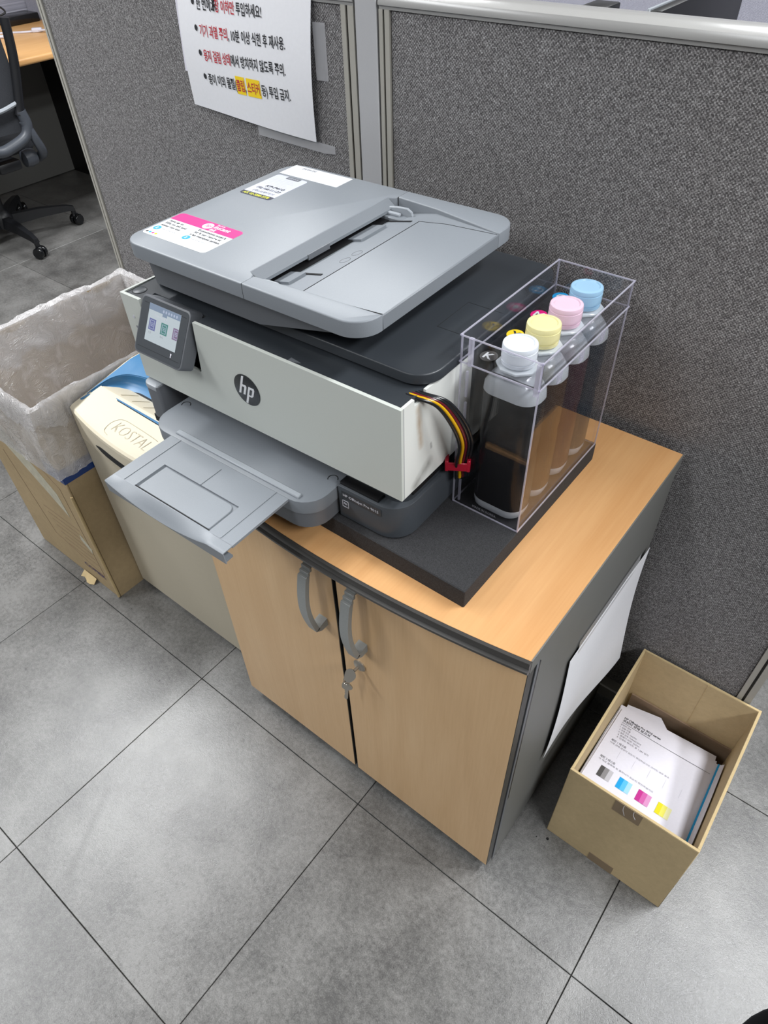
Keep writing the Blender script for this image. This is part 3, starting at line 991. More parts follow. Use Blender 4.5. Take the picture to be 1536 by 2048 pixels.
for k, s_ in enumerate(('\u00c9conomisez jusqu\u2019\u00e0', '50 % sur l\u2019encre et', 'n\u2019en manquez jamais.')):
    text('print', s_, .0060, 'ink_print', st, flat(-.353, .0745 - k * .0068), bold=.00008, world=False)
for cx in (-.4015, -.350):
    obj('blue_dot', prism([(cx + .0052 * math.cos(2 * PI * i / 24), .0535 + .0052 * math.sin(2 * PI * i / 24)) for i in range(24)], SZ - .0001, SZ, 'z'), 'cyan_print', st)
    text('print', '2', .006, 'sticker_white', st, flat(cx - .0016, .0514), bold=.0002, world=False)
    text('print', 'peel to see more', .0035, 'grey_print', st, flat(cx + .008, .0535), world=False)
for k, mm in enumerate(('ink_print', 'cyan_print', 'pink_print', 'yellow_mark')):
    cx = -.4045 + k * .0052
    obj('ink_dot', prism([(cx + .0019 * math.cos(2 * PI * i / 14), .0405 + .0019 * math.sin(2 * PI * i / 14)) for i in range(14)], SZ - .0001, SZ, 'z'), mm, st)
s2_ = sticker('service_sticker', -.400, -.345, .189, .266, .005, 'sticker_lilac', 'pale service label with dark foot band')
obj('navy_band', prism(rrect(-.400, -.345, .189, .199, (.005, .005, 0, 0), 5), AT + .0002, SZ - .00005, 'z'), 'navy_print', s2_)
obj('grey_tab', prism(rrect(-.380, -.357, .258, .266, .001), AT + .0002, SZ - .00005, 'z'), 'mid_grey', s2_)
text('print', 'SERVICE', .0052, 'sticker_lilac', s2_, flat(-.3775, .2602), width=.018, world=False)
text('print', 'A/S. 02-3280-3778', .0074, 'lime_print', s2_, flat(-.3955, .1915), width=.045, bold=.0002, world=False)
text('print', 'KP-P410', .0078, 'ink_print', s2_, flat(-.384, .2225), width=.032, bold=.0001, shear=.2, world=False)
text('print', '192.168.11.123', .0076, 'ink_print', s2_, flat(-.392, .2135), width=.041, bold=.0001, shear=.2, world=False)
text('print', '(\uc8fc)\uc0ac\ubb34\uae30\uae30', .0062, 'navy_print', s2_, flat(-.389, .2035), width=.036, world=False)
for k in range(6):
    obj('fine_print', boxes([(-.394, -.354 - .004 * (k % 3), .2315 + k * .0042, .2325 + k * .0042, SZ - .0001, SZ)]), 'pale_print', s2_)
s3_ = sticker('notice_sticker', -.403, -.301, .271, .306, 0, 'sticker_white', 'plain white strip sticker with small print')
text('print', '\uad00\ub9ac \ubc88\ud638 \uc548\ub0b4', .006, 'grey_print', s3_, flat(-.385, .2975), width=.024, bold=.0001, world=False)
for k in range(4):
    for q in range(5):
        obj('fine_print', boxes([(-.397 + q * .017 + .002 * k, -.397 + q * .017 + .013 + .002 * ((k + q) % 2), .291 - k * .0036, .2918 - k * .0036, SZ - .0001, SZ)]), 'pale_print', s3_)
# touch panel (tilted): frame with u right, v up the slope
PO = Vector((-.400, -.0285, .1395))
PV = Vector((0, .037, .0630))
PW, PH = .0885, PV.length
PF = frame(PO, (1, 0, 0), PV)
def pnl(me):
    me.transform(PF)
    return me
cp = P('control_panel', pnl(prism(rrect(0, PW, 0, PH, .0065, 5), -.020, 0, 'z', .0010, 2)), 'mid_grey')
P('panel_glass', pnl(prism(rrect(.0022, PW - .0022, .0025, PH - .0025, .0055, 5), -.0003, .0004, 'z')), 'dark_grey', cp)
P('panel_seam', pnl(boxes([(.006, PW - .006, .0092, .0096, .0003, .0006), (.006, PW - .006, PH - .0092, PH - .0088, .0003, .0006)])), 'seam', cp)
sx0, sx1, sy0, sy1 = .0165, .0735, .0195, .0650
scr = P('screen', pnl(box(sx0, sx1, sy0, sy1, .0003, .0007)), 'screen', cp, 'lit touch screen with app icons')
P('status_bar', pnl(boxes([(sx0, sx1, sy1 - .0075, sy1, .0006, .0009), (.042, .050, sy1 - .0105, sy1 - .0075, .0006, .0009)])), 'screen_bar', scr)
for k in range(6):
    P('bar_icon', pnl(prism([(.043 + k * .0048 + .0014 * math.cos(2 * PI * i / 12), sy1 - .0042 + .0018 * math.sin(2 * PI * i / 12)) for i in range(12)], .0008, .0010, 'z')), 'icon_pale', scr)
for x0, x1, mm, txt in ((.0205, .0325, 'icon_violet', '\uc2a4\uce94'), (.0425, .0545, 'icon_teal', '\ubcf5\uc0ac'), (.0645, sx1, 'icon_mauve', None)):
    i_ = P('app_icon', pnl(box(x0, x1, .0335, .0475, .0006, .0009)), mm, scr)
    w = x1 - x0
    P('icon_lines', pnl(boxes([(x0 + .002, x1 - .002 * (txt is not None), .0352, .0357, .0008, .0011), (x0 + .002, x1 - .002 * (txt is not None), .0453, .0458, .0008, .0011), (x0 + .002, x0 + .0026, .0352, .0458, .0008, .0011)] + ([(x1 - .0026, x1 - .002, .0352, .0458, .0008, .0011)] if txt else []) + [(x0 + .004, x0 + .0085, .0385 + q * .0018, .0391 + q * .0018, .0008, .0011) for q in range(3)])), 'icon_pale', scr)
    if txt:
        text('icon_caption', txt, .0032, 'grey_print', scr, PF @ frame((x0 + .001, .0290, .0010), (1, 0, 0), (0, 1, 0)), world=False)
text('icon_caption', '\uc6d0\ud558\ub294 \uae30\ub2a5\uc744 \uc120\ud0dd', .0030, 'pale_print', scr, PF @ frame((.028, .0515, .0010), (1, 0, 0), (0, 1, 0)), world=False)
text('help_mark', '?', .0065, 'help_led', cp, PF @ frame((.0665, .0115, .0006), (1, 0, 0), (0, 1, 0)), bold=.0003, world=False)
P('panel_arm', box(-.385, -.325, .006, .0255, .130, .172), 'black', cp)

# ================================================================== INK CASE
CX0, CX1, CY0, CY1 = -.1885, -.0965, .128, .333
CZ1, CZ2 = .888, .919
TW = .0022
case = thing('ink_bottle_case', 'clear acrylic case holding four refill ink bottles beside the printer', 'case', ((CX0 + CX1) / 2, (CY0 + CY1) / 2, FZ))
c = lambda n, me, m='acrylic', par=None, lab=None: wp(n, me, m, par or case, lab)
c('bottom_pane', box(CX0, CX1, CY0, CY1, FZ, FZ + .003))
fp = c('front_pane', box(CX0, CX1, CY0, CY0 + TW, FZ + .003, CZ1))
c('back_pane', box(CX0, CX1, CY1 - TW, CY1, FZ + .003, CZ1))
c('side_pane', box(CX1 - TW, CX1, CY0 + TW, CY1 - TW, FZ + .003, CZ1))
c('side_pane', box(CX0, CX0 + TW, CY0 + .03, CY1 - TW, FZ + .003, CZ1))
o = .0012
c('collar_pane', box(CX0 - o, CX1 + o, CY0 - o, CY0 - o + TW, CZ1, CZ2))
c('collar_pane', box(CX0 - o, CX1 + o, CY1 + o - TW, CY1 + o, CZ1, CZ2))
c('collar_pane', box(CX1 + o - TW, CX1 + o, CY0 - o + TW, CY1 + o - TW, CZ1, CZ2))
c('collar_pane', box(CX0 - o, CX0 - o + TW, CY0 - o + TW, CY1 + o - TW, CZ1, CZ2))
e = .0007
def bar(x0, y0, z0, x1, y1, z1, r=e):
    return box(min(x0, x1) - r, max(x0, x1) + r, min(y0, y1) - r, max(y0, y1) + r, min(z0, z1) - r, max(z0, z1) + r)
for zz, oo in ((FZ + .0012, 0), (CZ1, o), (CZ2, o)):
    for a, b in (((CX0 - oo, CY0 - oo), (CX1 + oo, CY0 - oo)), ((CX1 + oo, CY0 - oo), (CX1 + oo, CY1 + oo)), ((CX1 + oo, CY1 + oo), (CX0 - oo, CY1 + oo)), ((CX0 - oo, CY1 + oo), (CX0 - oo, CY0 - oo))):
        c('edge_strip', bar(a[0], a[1], zz, b[0], b[1], zz), 'acrylic_edge')
for a in ((CX0, CY0), (CX1, CY0), (CX1, CY1), (CX0, CY1)):
    c('edge_strip', bar(a[0], a[1], FZ + .002, a[0], a[1], CZ2, .0008), 'acrylic_edge')
c('edge_strip', bar(CX0 + .012, CY0 - .001, CZ1 + .001, CX0 + .012, CY0 - .001, CZ2 - .002, .0022), 'acrylic_edge')
c('edge_strip', bar(CX1 - .002, CY0 - .001, CZ1 - .004, CX1 - .002, CY0 - .001, CZ2 - .004, .0024), 'acrylic_edge')
for z0, z1 in ((FZ + .004, FZ + .035), (FZ + .05, FZ + .095), (FZ + .11, FZ + .15), (FZ + .16, FZ + .19)):
    c('cable_channel', bar(CX0 + .006, CY0 + .004, z0, CX0 + .006, CY0 + .004, z1, .0012), 'acrylic_edge')
shelf = c('inner_shelf', box(CX0 + TW, CX1 - TW, CY0 + TW, CY1 - TW, .8815, .8830))
for yy in (.180, .230, .280):
    c('hook', box(CX1 - .0035, CX1 - .0022, yy - .005, yy + .005, .868, .8815), 'acrylic_edge')
for yy, mm, ch, cm in ((.159, 'blk1', 'K', 'sticker_white'), (.2135, 'yellow_mark', 'Y', 'ink_print'), (.2665, 'pink_print', 'M', 'sticker_white'), (.3185, 'cyan_print', 'C', 'sticker_white')):
    s_ = c('colour_sticker', prism([(-.1735 + .0095 * math.cos(2 * PI * i / 28), yy + .0105 * math.sin(2 * PI * i / 28)) for i in range(28)], .8831, .8835, 'z'), mm, shelf, 'round letter sticker')
    text('sticker_letter', ch, .0155, cm, shelf, frame((-.1735, yy - .0055, .8837), (1, 0, 0), (0, 1, 0)), center=True, bold=.0004)
text('moulded_text', 'MADE IN KOREA', .0052, 'grey_print', fp, frame((-.160, CY0 - .0003, .6905), (1, 0, 0), (0, 0, 1)), width=.033)
for k, (yy, ink, cap, nm) in enumerate(((.1575, 'ink_k', 'cap_k', 'white'), (.2060, 'ink_y', 'cap_y', 'yellow'), (.2560, 'ink_m', 'cap_m', 'pink'), (.3045, 'ink_c', 'cap_c', 'blue'))):
    lab = {'white': 'black ink refill bottle with a white screw cap, nearest in the case', 'yellow': 'ink refill bottle with a pale yellow screw cap in the clear case', 'pink': 'ink refill bottle with a pink screw cap in the clear case', 'blue': 'ink refill bottle with a light blue screw cap, farthest in the case'}[nm]
    cx = -.1375
    z0 = FZ + .0032
    bt = thing('ink_bottle', lab, 'bottle', (cx, yy, z0), 0, 'refill ink bottles in the clear case')
    hx, hy = .034, .0225
    def rg_(sx, sy, z, r, n=6):
        return [(x, y, z) for x, y in rrect(-sx, sx, -sy, sy, r, n)]
    base_ring = loft([rg_(hx * .90, hy * .90, 0, .016), rg_(hx * .98, hy * .98, .003, .018), rg_(hx, hy, .010, .019), rg_(hx, hy, .013, .019)])
    obj('bottle_base', base_ring, 'milky', bt)
    obj('ink_body', loft([rg_(hx, hy, .013, .019), rg_(hx, hy, .085, .019), rg_(hx * .96, hy * .96, .095, .018), rg_(hx, hy, .105, .019), rg_(hx, hy, .168, .019)]), ink, bt)
    sh_ = [rg_(hx, hy, .168, .0190), rg_(hx * .97, hy, .177, .0195), rg_(hx * .80, hy * .92, .186, .0200), rg_(.021, .0190, .1915, .0185)]
    circ = [[(r * x / math.hypot(x, y), r * y / math.hypot(x, y), z) for x, y, _ in sh_[-1]] for r, z in ((.0165, .1945), (.0155, .2000), (.0155, .2100))]
    obj('shoulder', loft(sh_ + circ), 'milky', bt)
    obj('neck_collar', prism([(.0235 * math.cos(PI / 8 + PI / 4 * i), .0225 * math.sin(PI / 8 + PI / 4 * i)) for i in range(8)], .1995, .2020, 'z', .0006, 1), 'milky', bt)
    # ribbed screw cap
    rings = []
    SEG = 72
    for r, z, rb in ((.0172, .2040, 0), (.0180, .2043, 0), (.0180, .2080, 0), (.0172, .2083, 0), (.0172, .2093, 0), (.0182, .2096, 1), (.0182, .2200, 1), (.0178, .2203, 0), (.0178, .2212, 0), (.0184, .2215, 0), (.0184, .2245, 0), (.0178, .2260, 0), (.0160, .2268, 0), (.0145, .2268, 0), (.0138, .2256, 0), (.0, .2254, 0)):
        rings.append([((r + (.0004 if rb and i % 2 else 0)) * math.cos(2 * PI * i / SEG), (r + (.0004 if rb and i % 2 else 0)) * math.sin(2 * PI * i / SEG), z) for i in range(SEG)])
    rings[-1] = [(x + 1e-5 * math.cos(2 * PI * i / SEG), y + 1e-5 * math.sin(2 * PI * i / SEG), z) for i, (x, y, z) in enumerate(rings[-1])]
    obj('screw_cap', loft(rings), cap, bt)

# ------------------------------------------------------------------ ink tubes and clip
tb = thing('ink_tube_bundle', 'black, yellow and dark red ink tubes arching from printer to case', 'tubes', (-.18, .10, FZ + .06))
tubes = [('tube_black', -.0078), ('tube_yellow', -.0042), ('tube_red', -.0010), ('tube_black', .0024), ('tube_black', .0058)]
for mm, s_ in tubes:
    # start in the side notch of the printer, end behind the red clip at the case edge
    pts = [(-.215, .066 + s_ * .8, .874), (-.196, .067 + s_ * .9, .8755), (-.177, .078 + s_ * .9 + .002, .866), (-.166, .096 + s_, .835), (-.165, .111 + s_, .800), (-.173, .122 + s_ * 1.1, .766), (-.1765, .127 + s_ * 1.1, .752), (-.179, .1325 + s_ * 1.1, .728)]
    pts = [(x + s_ * .55, y, z) for x, y, z in pts]
    wp('ink_tube', tube(pts, .0021, 10, 8), mm, tb)
clp = thing('tube_clip', 'small red plastic clip holding the ink tubes at the case corner', 'clip', (-.180, .120, .752))
clp.rotation_euler = (0, 0, .55)
obj('clip_plate', box(-.0135, .0135, -.0028, -.0008, -.006, .006, .0006, 1), 'red_clip', clp)
obj('clip_jaw', box(-.0150, -.0105, -.003, .012, -.007, .008, .0008, 1), 'red_clip', clp)
obj('clip_jaw', box(.0105, .0150, -.003, .012, -.007, .010, .0008, 1), 'red_clip', clp)
obj('clip_hook', box(.0085, .0150, .006, .012, .004, .011, .0008, 1), 'red_clip', clp)

# ================================================================== SHREDDER
SX0, SX1, SY0, SY1, SH = -1.008, -.592, .052, .385, .527
shd = thing('paper_shredder', 'cream office paper shredder with blue feed recess beside cabinet', 'shredder', ((SX0 + SX1) / 2, .22, 0))
def bowf(x, a):
    t_ = (x - SX0) / (SX1 - SX0)
    return SY0 - a * 4 * t_ * (1 - t_)
xs = [SX0 + (SX1 - SX0) * i / 16 for i in range(17)]
def outline(a, inset=0):
    return [(x, bowf(x, a) + inset) for x in xs] + [(SX1, SY1), (SX0, SY1)]
wp('body', loft([[(x, y, .012) for x, y in outline(.000)], [(x, y, .43) for x, y in outline(.006)], [(x, y, .445) for x, y in outline(.003)]], True, False), 'beige_body', shd)
for fx, fy in ((SX0 + .05, .09), (SX1 - .05, .09), (SX0 + .05, .34), (SX1 - .05, .34)):
    wp('caster', lathe([(.012, 0), (.016, .003), (.016, .012)], 12, fx, fy), 'black', shd)
# head: curved skirt, deck rising towards the back, blue feed recess
def zt(y):
    return .5225 + min(.150, max(0, y - .05)) * .185
sk = []
for z, a in ((.445, .004), (.452, .010), (.49, .022), (.512, .026)):
    sk.append([(x, y, z + (0 if z > .5 else -.028 * (1 - (2 * (x - SX0) / (SX1 - SX0) - 1) ** 2) * (y < .2)) + (zt(y) - .5225 if z > .5 else 0)) for x, y in outline(a)])
sk.append([(x, y, zt(y) - .004) for x, y in outline(.0255)])
sk.append([(min(SX1 - .002, max(SX0 + .003, x)), y + (.004 if y < .2 else 0), zt(y)) for x, y in outline(.0255)])
head = wp('head', loft(sk, False, False), 'beige', shd)
FD = .120
def deckfn(u, v):
    x = SX0 + .003 + u * (SX1 - SX0 - .005)
    y0 = bowf(x, .0255) + .004
    y = y0 + (FD - y0) * v
    return (x, y, zt(y))
wp('front_deck', sheet(deckfn, 24, 6, .002), 'beige', head)
wp('side_border', sheet(lambda u, v: (SX0 + .003 + .007 * u, FD - .002 + v * (SY1 - FD), zt(FD - .002 + v * (SY1 - FD)) + .0004), 2, 12, .004), 'beige', head)
CT = [(-.9985, .098), (-.9960, .122), (-.9880, .147), (-.9680, .166), (-.9320, .177), (-.8800, .183), (-.78, .186), (SX1, .187)]
CB = [(-.9900, .104, .531), (-.9850, .122, .531), (-.9780, .137, .525), (-.9600, .150, .519), (-.9250, .156, .516), (-.8750, .157, .516), (-.78, .157, .516), (SX1, .157, .516)]
CO = [(-.9990, .090), (-.9990, .160), (-.9990, .225), (-.9990, .310), (-.9990, SY1), (-.900, SY1), (-.78, SY1), (SX1, SY1)]
def along(L_, u):
    pts = catmull([Vector(tuple(p_) + (0,) * (3 - len(p_))) for p_ in L_], 8)
    k = u * (len(pts) - 1)
    i = min(int(k), len(pts) - 2)
    return pts[i].lerp(pts[i + 1], k - i)
def bluetop(u, v):
    a, b = along(CT, u), along(CO, u)
    p_ = a.lerp(b, v)
    return (max(p_.x, -.9992), p_.y, zt(p_.y) + .0012)
def bluewall(u, v):
    a, b = along(CT, u), along(CB, u)
    a = Vector((a.x, a.y, zt(a.y) + .0012))
    m_ = a.lerp(b, v)
    bow_ = .010 * math.sin(PI * v)
    return (m_.x, m_.y + bow_ * min(1, u * 3), m_.z - bow_ * .4)
wp('blue_surround', sheet(bluetop, 40, 6, -.002), 'blue_plastic', head)
wp('blue_tip', prism([(-.9990, .074), (-.9955, .078), (-.9930, .100), (-.9985, .100)], zt(.085) - .002, zt(.085) + .0016, 'z'), 'blue_plastic', head)
wp('feed_bowl', sheet(bluewall, 40, 8, .0012), 'blue_plastic', head)
def slopefn(u, v):
    x = -.990 + u * (SX1 + .990)
    l_ = min(1, max(0, (x + .990) / .035)) ** .5
    y = FD - .001 + (.033 * l_ + .002) * v
    return (x, y, zt(FD) - (.013 * l_) * v ** 1.2)
wp('feed_slope', sheet(slopefn, 24, 6, .0015), 'beige', head)
wp('feed_mouth', box(-.972, SX1, .1530, .1610, .500, .5195), 'black', head)
for k in range(9):
    x = SX0 + .070 + k * .034
    wp('feed_rib', sheet(lambda u, v, x=x: (x + .0011 * u + .016 * v, FD + .004 + .026 * v, slopefn(.5, .1 + .78 * v)[2] + .0010), 1, 4, .0006), 'emboss', head)
wp('slot_line', prism([(-.938, .1125), (-.930, .1155), (SX1, .1105), (SX1, .1050), (-.930, .1105)], zt(.11) - .001, zt(.11) + .0006, 'z'), 'blue_plastic', head)
wp('slot_line', prism([(-.930, .1108), (SX1, .1065), (SX1, .1040), (-.930, .1090)], zt(.107) - .001, zt(.107) + .0007, 'z'), 'seam', head)
tm = frame((-.880, .054, zt(.054) + .0006), (1, -.03, -.004), (0, 1, .185))
text('moulded_logo', 'KOSTAL', .034, 'emboss', head, tm, width=.100, shear=.25, bold=-.0007)
ring = [(-.872, .041), (-.888, .046), (-.893, .060), (-.889, .074), (-.875, .083), (-.84, .0835), (-.79, .0815), (-.775, .080)]
wp('logo_outline', tube([(x, y, zt(y) + .0002) for x, y in ring], .0006, 5, 4), 'emboss', head)
slit = [(SX0 + .085 + i * .02, bowf(SX0 + .085 + i * .02, .024) - .0006, .478 - .004 * math.sin(i)) for i in range(1)]
def slitfn(u, v):
    x = SX0 + .085 + u * .24
    w = .0075 * min(1, u * 9) ** .6
    z = .4775 - .004 * u + (v - .5) * 2 * w
    return (x, bowf(x, .0215) - .0028, z)
wp('bin_handle_slit', sheet(slitfn, 14, 2, .001), 'seam', shd)

# ================================================================== CARD BIN WITH LINER
BX0, BX1, BY0, BY1, BH = -1.335, -1.0135, -.016, .425, .545
binb = thing('cardboard_box', 'tall cardboard box used as a bin beside the shredder', 'box', ((BX0 + BX1) / 2, .2, 0))
tk = .005
wp('front_wall', box(BX0, BX1, BY0, BY0 + tk, 0, BH, .0015, 1), 'card_bin', binb)
fwb = bpy.data.objects['front_wall']
wp('back_wall', box(BX0, BX1, BY1 - tk, BY1, 0, BH), 'card_bin', binb)
wp('side_wall', box(BX0, BX0 + tk, BY0 + tk, BY1 - tk, 0, BH), 'card_bin', binb)
wp('side_wall', box(BX1 - tk, BX1, BY0 + tk, BY1 - tk, 0, BH), 'card_bin', binb)
wp('bottom', box(BX0 + tk, BX1 - tk, BY0 + tk, BY1 - tk, .002, .007), 'card_bin', binb)
wp('corner_crease', tube([(BX1 - .001, BY0 + .0005, .003), (BX1 + .0015, BY0 - .001, .15), (BX1, BY0, .33)], .0032, 8, 6), 'card_edge', binb)
wp('torn_tab', sheet(lambda u, v: (-1.145 + u * .05, BY0 - .002 - .014 * v + .004 * math.sin(7 * u) * v, .012 - .011 * v), 5, 3, .0012), 'card_edge', binb)
wp('blue_tape_band', boxes([(-1.075, BX1 + .0008, BY0 - .0010, BY0 - .0001, .365, .402), (BX1 + .0002, BX1 + .0012, BY0 - .0010, .20, .365, .402)]), 'blue_tape', binb)
lbl = wp('shipping_label', prism([(BX0 + .075, .395), (BX0 + .085, .37), (-1.075, .235), (-1.085, .300), (BX0 + .10, .44), (BX0 + .07, .44)], BY0 - .0008, BY0 - .0002, 'y'), 'sticker_lilac', binb)
M['label_worn'] = plain('worn_label', '#bdb8a4', .6, grain=.15, gscale=60)
lbl.data.materials[0] = M['label_worn']
wp('small_label', prism([(-1.075, .165), (-1.045, .135), (-1.040, .152), (-1.068, .185)], BY0 - .0008, BY0 - .0002, 'y'), 'label_worn', binb)
M['faint_print'] = plain('faded_box_print', '#8a745c', .8)
M['violet_print'] = plain('violet_box_print', '#5a4a68', .8)
for a, b in (((BX0 + .06, .33), (BX0 + .12, .10)), ((BX0 + .12, .10), (-1.04, .06)), ((-1.04, .06), (-1.055, .33)), ((-1.055, .33), (BX0 + .14, .42))):
    d = Vector((b[0] - a[0], b[1] - a[1])).normalized()
    n = Vector((-d.y, d.x)) * .0009
    wp('box_print', prism([(a[0] + n.x, a[1] + n.y), (b[0] + n.x, b[1] + n.y), (b[0] - n.x, b[1] - n.y), (a[0] - n.x, a[1] - n.y)], BY0 - .0005, BY0 - .0001, 'y'), 'faint_print', binb)
for k in range(7):
    wp('box_print', boxes([(-1.20 + .006 * k, -1.06 + .002 * k, BY0 - .0005, BY0 - .0001, .20 - k * .018, .2015 - k * .018)]), 'faint_print', binb)
text('box_print', 'COPIER', .016, 'violet_print', binb, frame((-1.125, BY0 - .0006, .046), (1, 0, .0), (0, 0, 1)), width=.085, bold=.0004)
# liner: film over the rim
lin_ = thing('bin_liner', 'clear crumpled plastic bag lining the cardboard bin', 'bag', ((BX0 + BX1) / 2, .2, .05))
per = []
rp = rrect(0, 1, 0, 1, 0)
NP = 220
def perim(s, off):
    """closed loop round the box opening, offset outwards by off"""
    x0, x1, y0, y1 = BX0 - off, BX1 + off, BY0 - off, BY1 + off
    lx, ly = x1 - x0, y1 - y0
    s = s * 2 * (lx + ly)
    if s < lx:
        return x0 + s, y0
    s -= lx
    if s < ly:
        return x1, y0 + s
    s -= ly
    if s < lx:
        return x1 - s, y1
    s -= lx
    return x0, y1 - s
def wob(s, k):
    a = 2 * PI * s
    return (math.sin(7 * a + k) + .7 * math.sin(13 * a + 2.1 * k) + .5 * math.sin(29 * a + 3.7 * k) + .35 * math.sin(53 * a + 5 * k)) / 2.5
prof = [(-.060, .09, 4), (-.045, .16, 4), (-.030, .25, 4), (-.022, .34, 4), (-.016, .42, 3), (-.012, .48, 3), (-.008, .525, 2), (-.004, BH + .003, 1), (.0025, BH + .008, 1), (.007, BH + .002, 2), (.010, .51, 3), (.012, .485, 4), (.013, .455, 5), (.013, .425, 5), (.011, .400, 6), (.012, .388, 6)]
rings = []
for ri, (off, z, amp) in enumerate(prof):
    row = []
    for i in range(NP):
        s = i / NP
        w = wob(s, ri * .45)
        oo = off + w * .0013 * amp * (1 if off > 0 else -1)
        if off > 0:
            oo = max(oo, .0045)
        if off < 0:
            oo = min(oo, -.0062) if z < BH - .005 else oo
        x, y = perim(s, oo)
        zz = z + w * (.004 if ri < 12 else .014) + (.006 * wob(s, 2.2) if ri in (7, 8) else 0)
        if ri >= 7 and ri <= 9:
            zz = max(zz, BH + .002)
        # keep clear of the partition at the back and shredder on the right
        y = min(y, .4335)
        x = min(x, SX0 + .0055 - .006) if x > BX1 and y > .04 else x
        row.append((x, y, zz))
    rings.append(row)
wp('film', loft(rings, False), 'bag', lin_)
def rimfold(inner):
    rows = []
    for ri, (off, z) in enumerate(((-.0090, .470), (-.0105, .497), (-.0100, .525), (-.0060, .549), (.0030, .5565), (.0085, .5480), (.0110, .525), (.0120, .505))):
        row = []
        for i in range(NP):
            s_ = i / NP
            w = wob(s_, 1.3 + ri * .35)
            w2 = wob((s_ * 1.7) % 1, 4.2)
            x, y = perim(s_, off + w * .0022 * (1 if off > 0 else -1))
            z_ = z + (w2 * .020 if ri in (0, 7) else w * .005)
            if ri in (3, 4, 5):
                z_ = max(z_, BH + .004)
            y = min(y, .4335)
            x = min(x, SX0 - .001) if x > BX1 and y > .04 else x
            row.append((x, y, z_))
        rows.append(row)
    return loft(rows, False)
wp('rim_fold', rimfold(0), 'bag', lin_)
wp('film_bottom', sheet(lambda u, v: (BX0 + .062 + u * (BX1 - BX0 - .124), BY0 + .062 + v * (BY1 - BY0 - .124), .088 + .008 * math.sin(9 * u + 5 * v) * math.sin(7 * v)), 12, 12), 'bag', lin_)

# ================================================================== PAPER BOX ON THE RIGHT
RX0, RX1, RY0, RY1, RH = .049, .2575, .128, .4335, .208
rb = thing('cardboard_box', 'open cardboard box full of printed sheets beside the cabinet', 'box', ((RX0 + RX1) / 2, .28, 0))
tk = .0045
def lean(me, dy):
    for v in me.vertices:
        v.co.y += dy * v.co.z / RH
    return me
wp('front_wall', lean(box(RX0, RX1, RY0, RY0 + tk, 0, RH, .001, 1), .019), 'card', rb)
wp('back_wall', box(RX0, RX1, RY1 - tk, RY1, 0, RH, .001, 1), 'card', rb)
def sidew(x0, x1):
    me = prism([(RY0 + tk, 0), (RY1 - tk, 0), (RY1 - tk, RH), (RY0 + tk + .019, RH)], x0, x1, 'x')
    return me
wp('side_wall', sidew(RX0, RX0 + tk), 'card', rb)
wp('side_wall', sidew(RX1 - tk, RX1), 'card', rb)
wp('bottom', box(RX0 + tk, RX1 - tk, RY0 + tk, RY1 - tk, .002, .006), 'card', rb)
wp('inner_flap', box(RX0 + .012, RX1 - tk, RY1 - tk - .0035, RY1 - tk - .0003, .006, .072), 'card_in', rb)
wp('rim_edge', lean(boxes([(RX0, RX1, RY0 + .0003, RY0 + tk - .0003, RH, RH + .0006)]), .019), 'card_edge', rb)
wp('rim_edge', boxes([(RX0 + .0004, RX0 + tk - .0004, RY0 + .024, RY1, RH, RH + .0006), (RX1 - tk + .0004, RX1 - .0004, RY0 + .024, RY1, RH, RH + .0006), (RX0 + tk, RX1 - tk, RY1 - tk + .0003, RY1 - .0003, RH, RH + .0006)]), 'card_edge', rb)
tp = wp('packing_tape', lean(box(.128, .172, RY0 - .0006, RY0, .178, RH - .001), .019), 'brown_tape', rb)
tp2 = wp('packing_tape', lean(box(.128, .172, RY0 - .0006, RY0, .0, .022), .019), 'brown_tape', rb)
for xx, ln in ((.142, .022), (.158, .014)):
    wp('tape_thread', tube([(xx, RY0 + .0175, RH - .002), (xx + .001, RY0 + .0150, RH - ln * .5), (xx + .006, RY0 + .0140, RH - ln)], .0005, 5, 5), 'tape', rb)
wp('crease', box(.168, .1692, RY1 - tk - .0006, RY1 - tk, .075, RH - .002), 'card_edge', rb)
# sheets: page plane rises towards the front
def page_z(y, lift):
    return .082 + (.368 - y) * .26 + lift
def page(x0, x1, y0, y1, lift, rot, mat, label, curl=0.0, name='printed_sheet', dog=0):
    cx, cy = (x0 + x1) / 2, (y0 + y1) / 2
    t = thing(name, label, 'paper', (cx, cy, page_z(cy, lift)), 0, 'printed sheets in the right cardboard box')
    def fn(u, v):
        px, py = (u - .5) * (x1 - x0), (v - .5) * (y1 - y0)
        if dog and u + v > 2 - dog:
            k = u + v - (2 - dog)
            px -= k * .5 * (x1 - x0) * .5
            py -= k * .5 * (y1 - y0) * .5
        X_ = cx + px * math.cos(rot) - py * math.sin(rot)
        Y_ = cy + px * math.sin(rot) + py * math.cos(rot)
        X_ = min(max(X_, RX0 + tk + .0012), RX1 - tk - .0012)
        return (X_, Y_, page_z(Y_, lift) + curl * (u ** 3) + .001 * math.sin(u * 5 + v * 3))
    wp('sheet', sheet(fn, 12, 12, .0003), mat, t)
    def place(x, y):
        u = x / (x1 - x0)
        v = y / (y1 - y0)
        p = Vector(fn(u, v))
        p.z += .0006
        return p
    return t, place
def corner_sheet(A, B, C_, D_, lift, label):
    t = thing('printed_sheet', label, 'paper', (.13, .35, page_z(.35, lift)), 0, 'printed sheets in the right cardboard box')
    def fn(u, v):
        p_ = (Vector(A) * (1 - u) + Vector(D_) * u) * (1 - v) + (Vector(B) * (1 - u) + Vector(C_) * u) * v
        return (p_.x, p_.y, page_z(p_.y, lift) + .003 * u * v)
    wp('sheet', sheet(fn, 8, 8, .0003), 'paper2', t)
corner_sheet((.062, .22), (.064, .410), (.126, .4215), (.240, .300), -.0145, 'plain sheet lying askew behind the test page, corner showing')
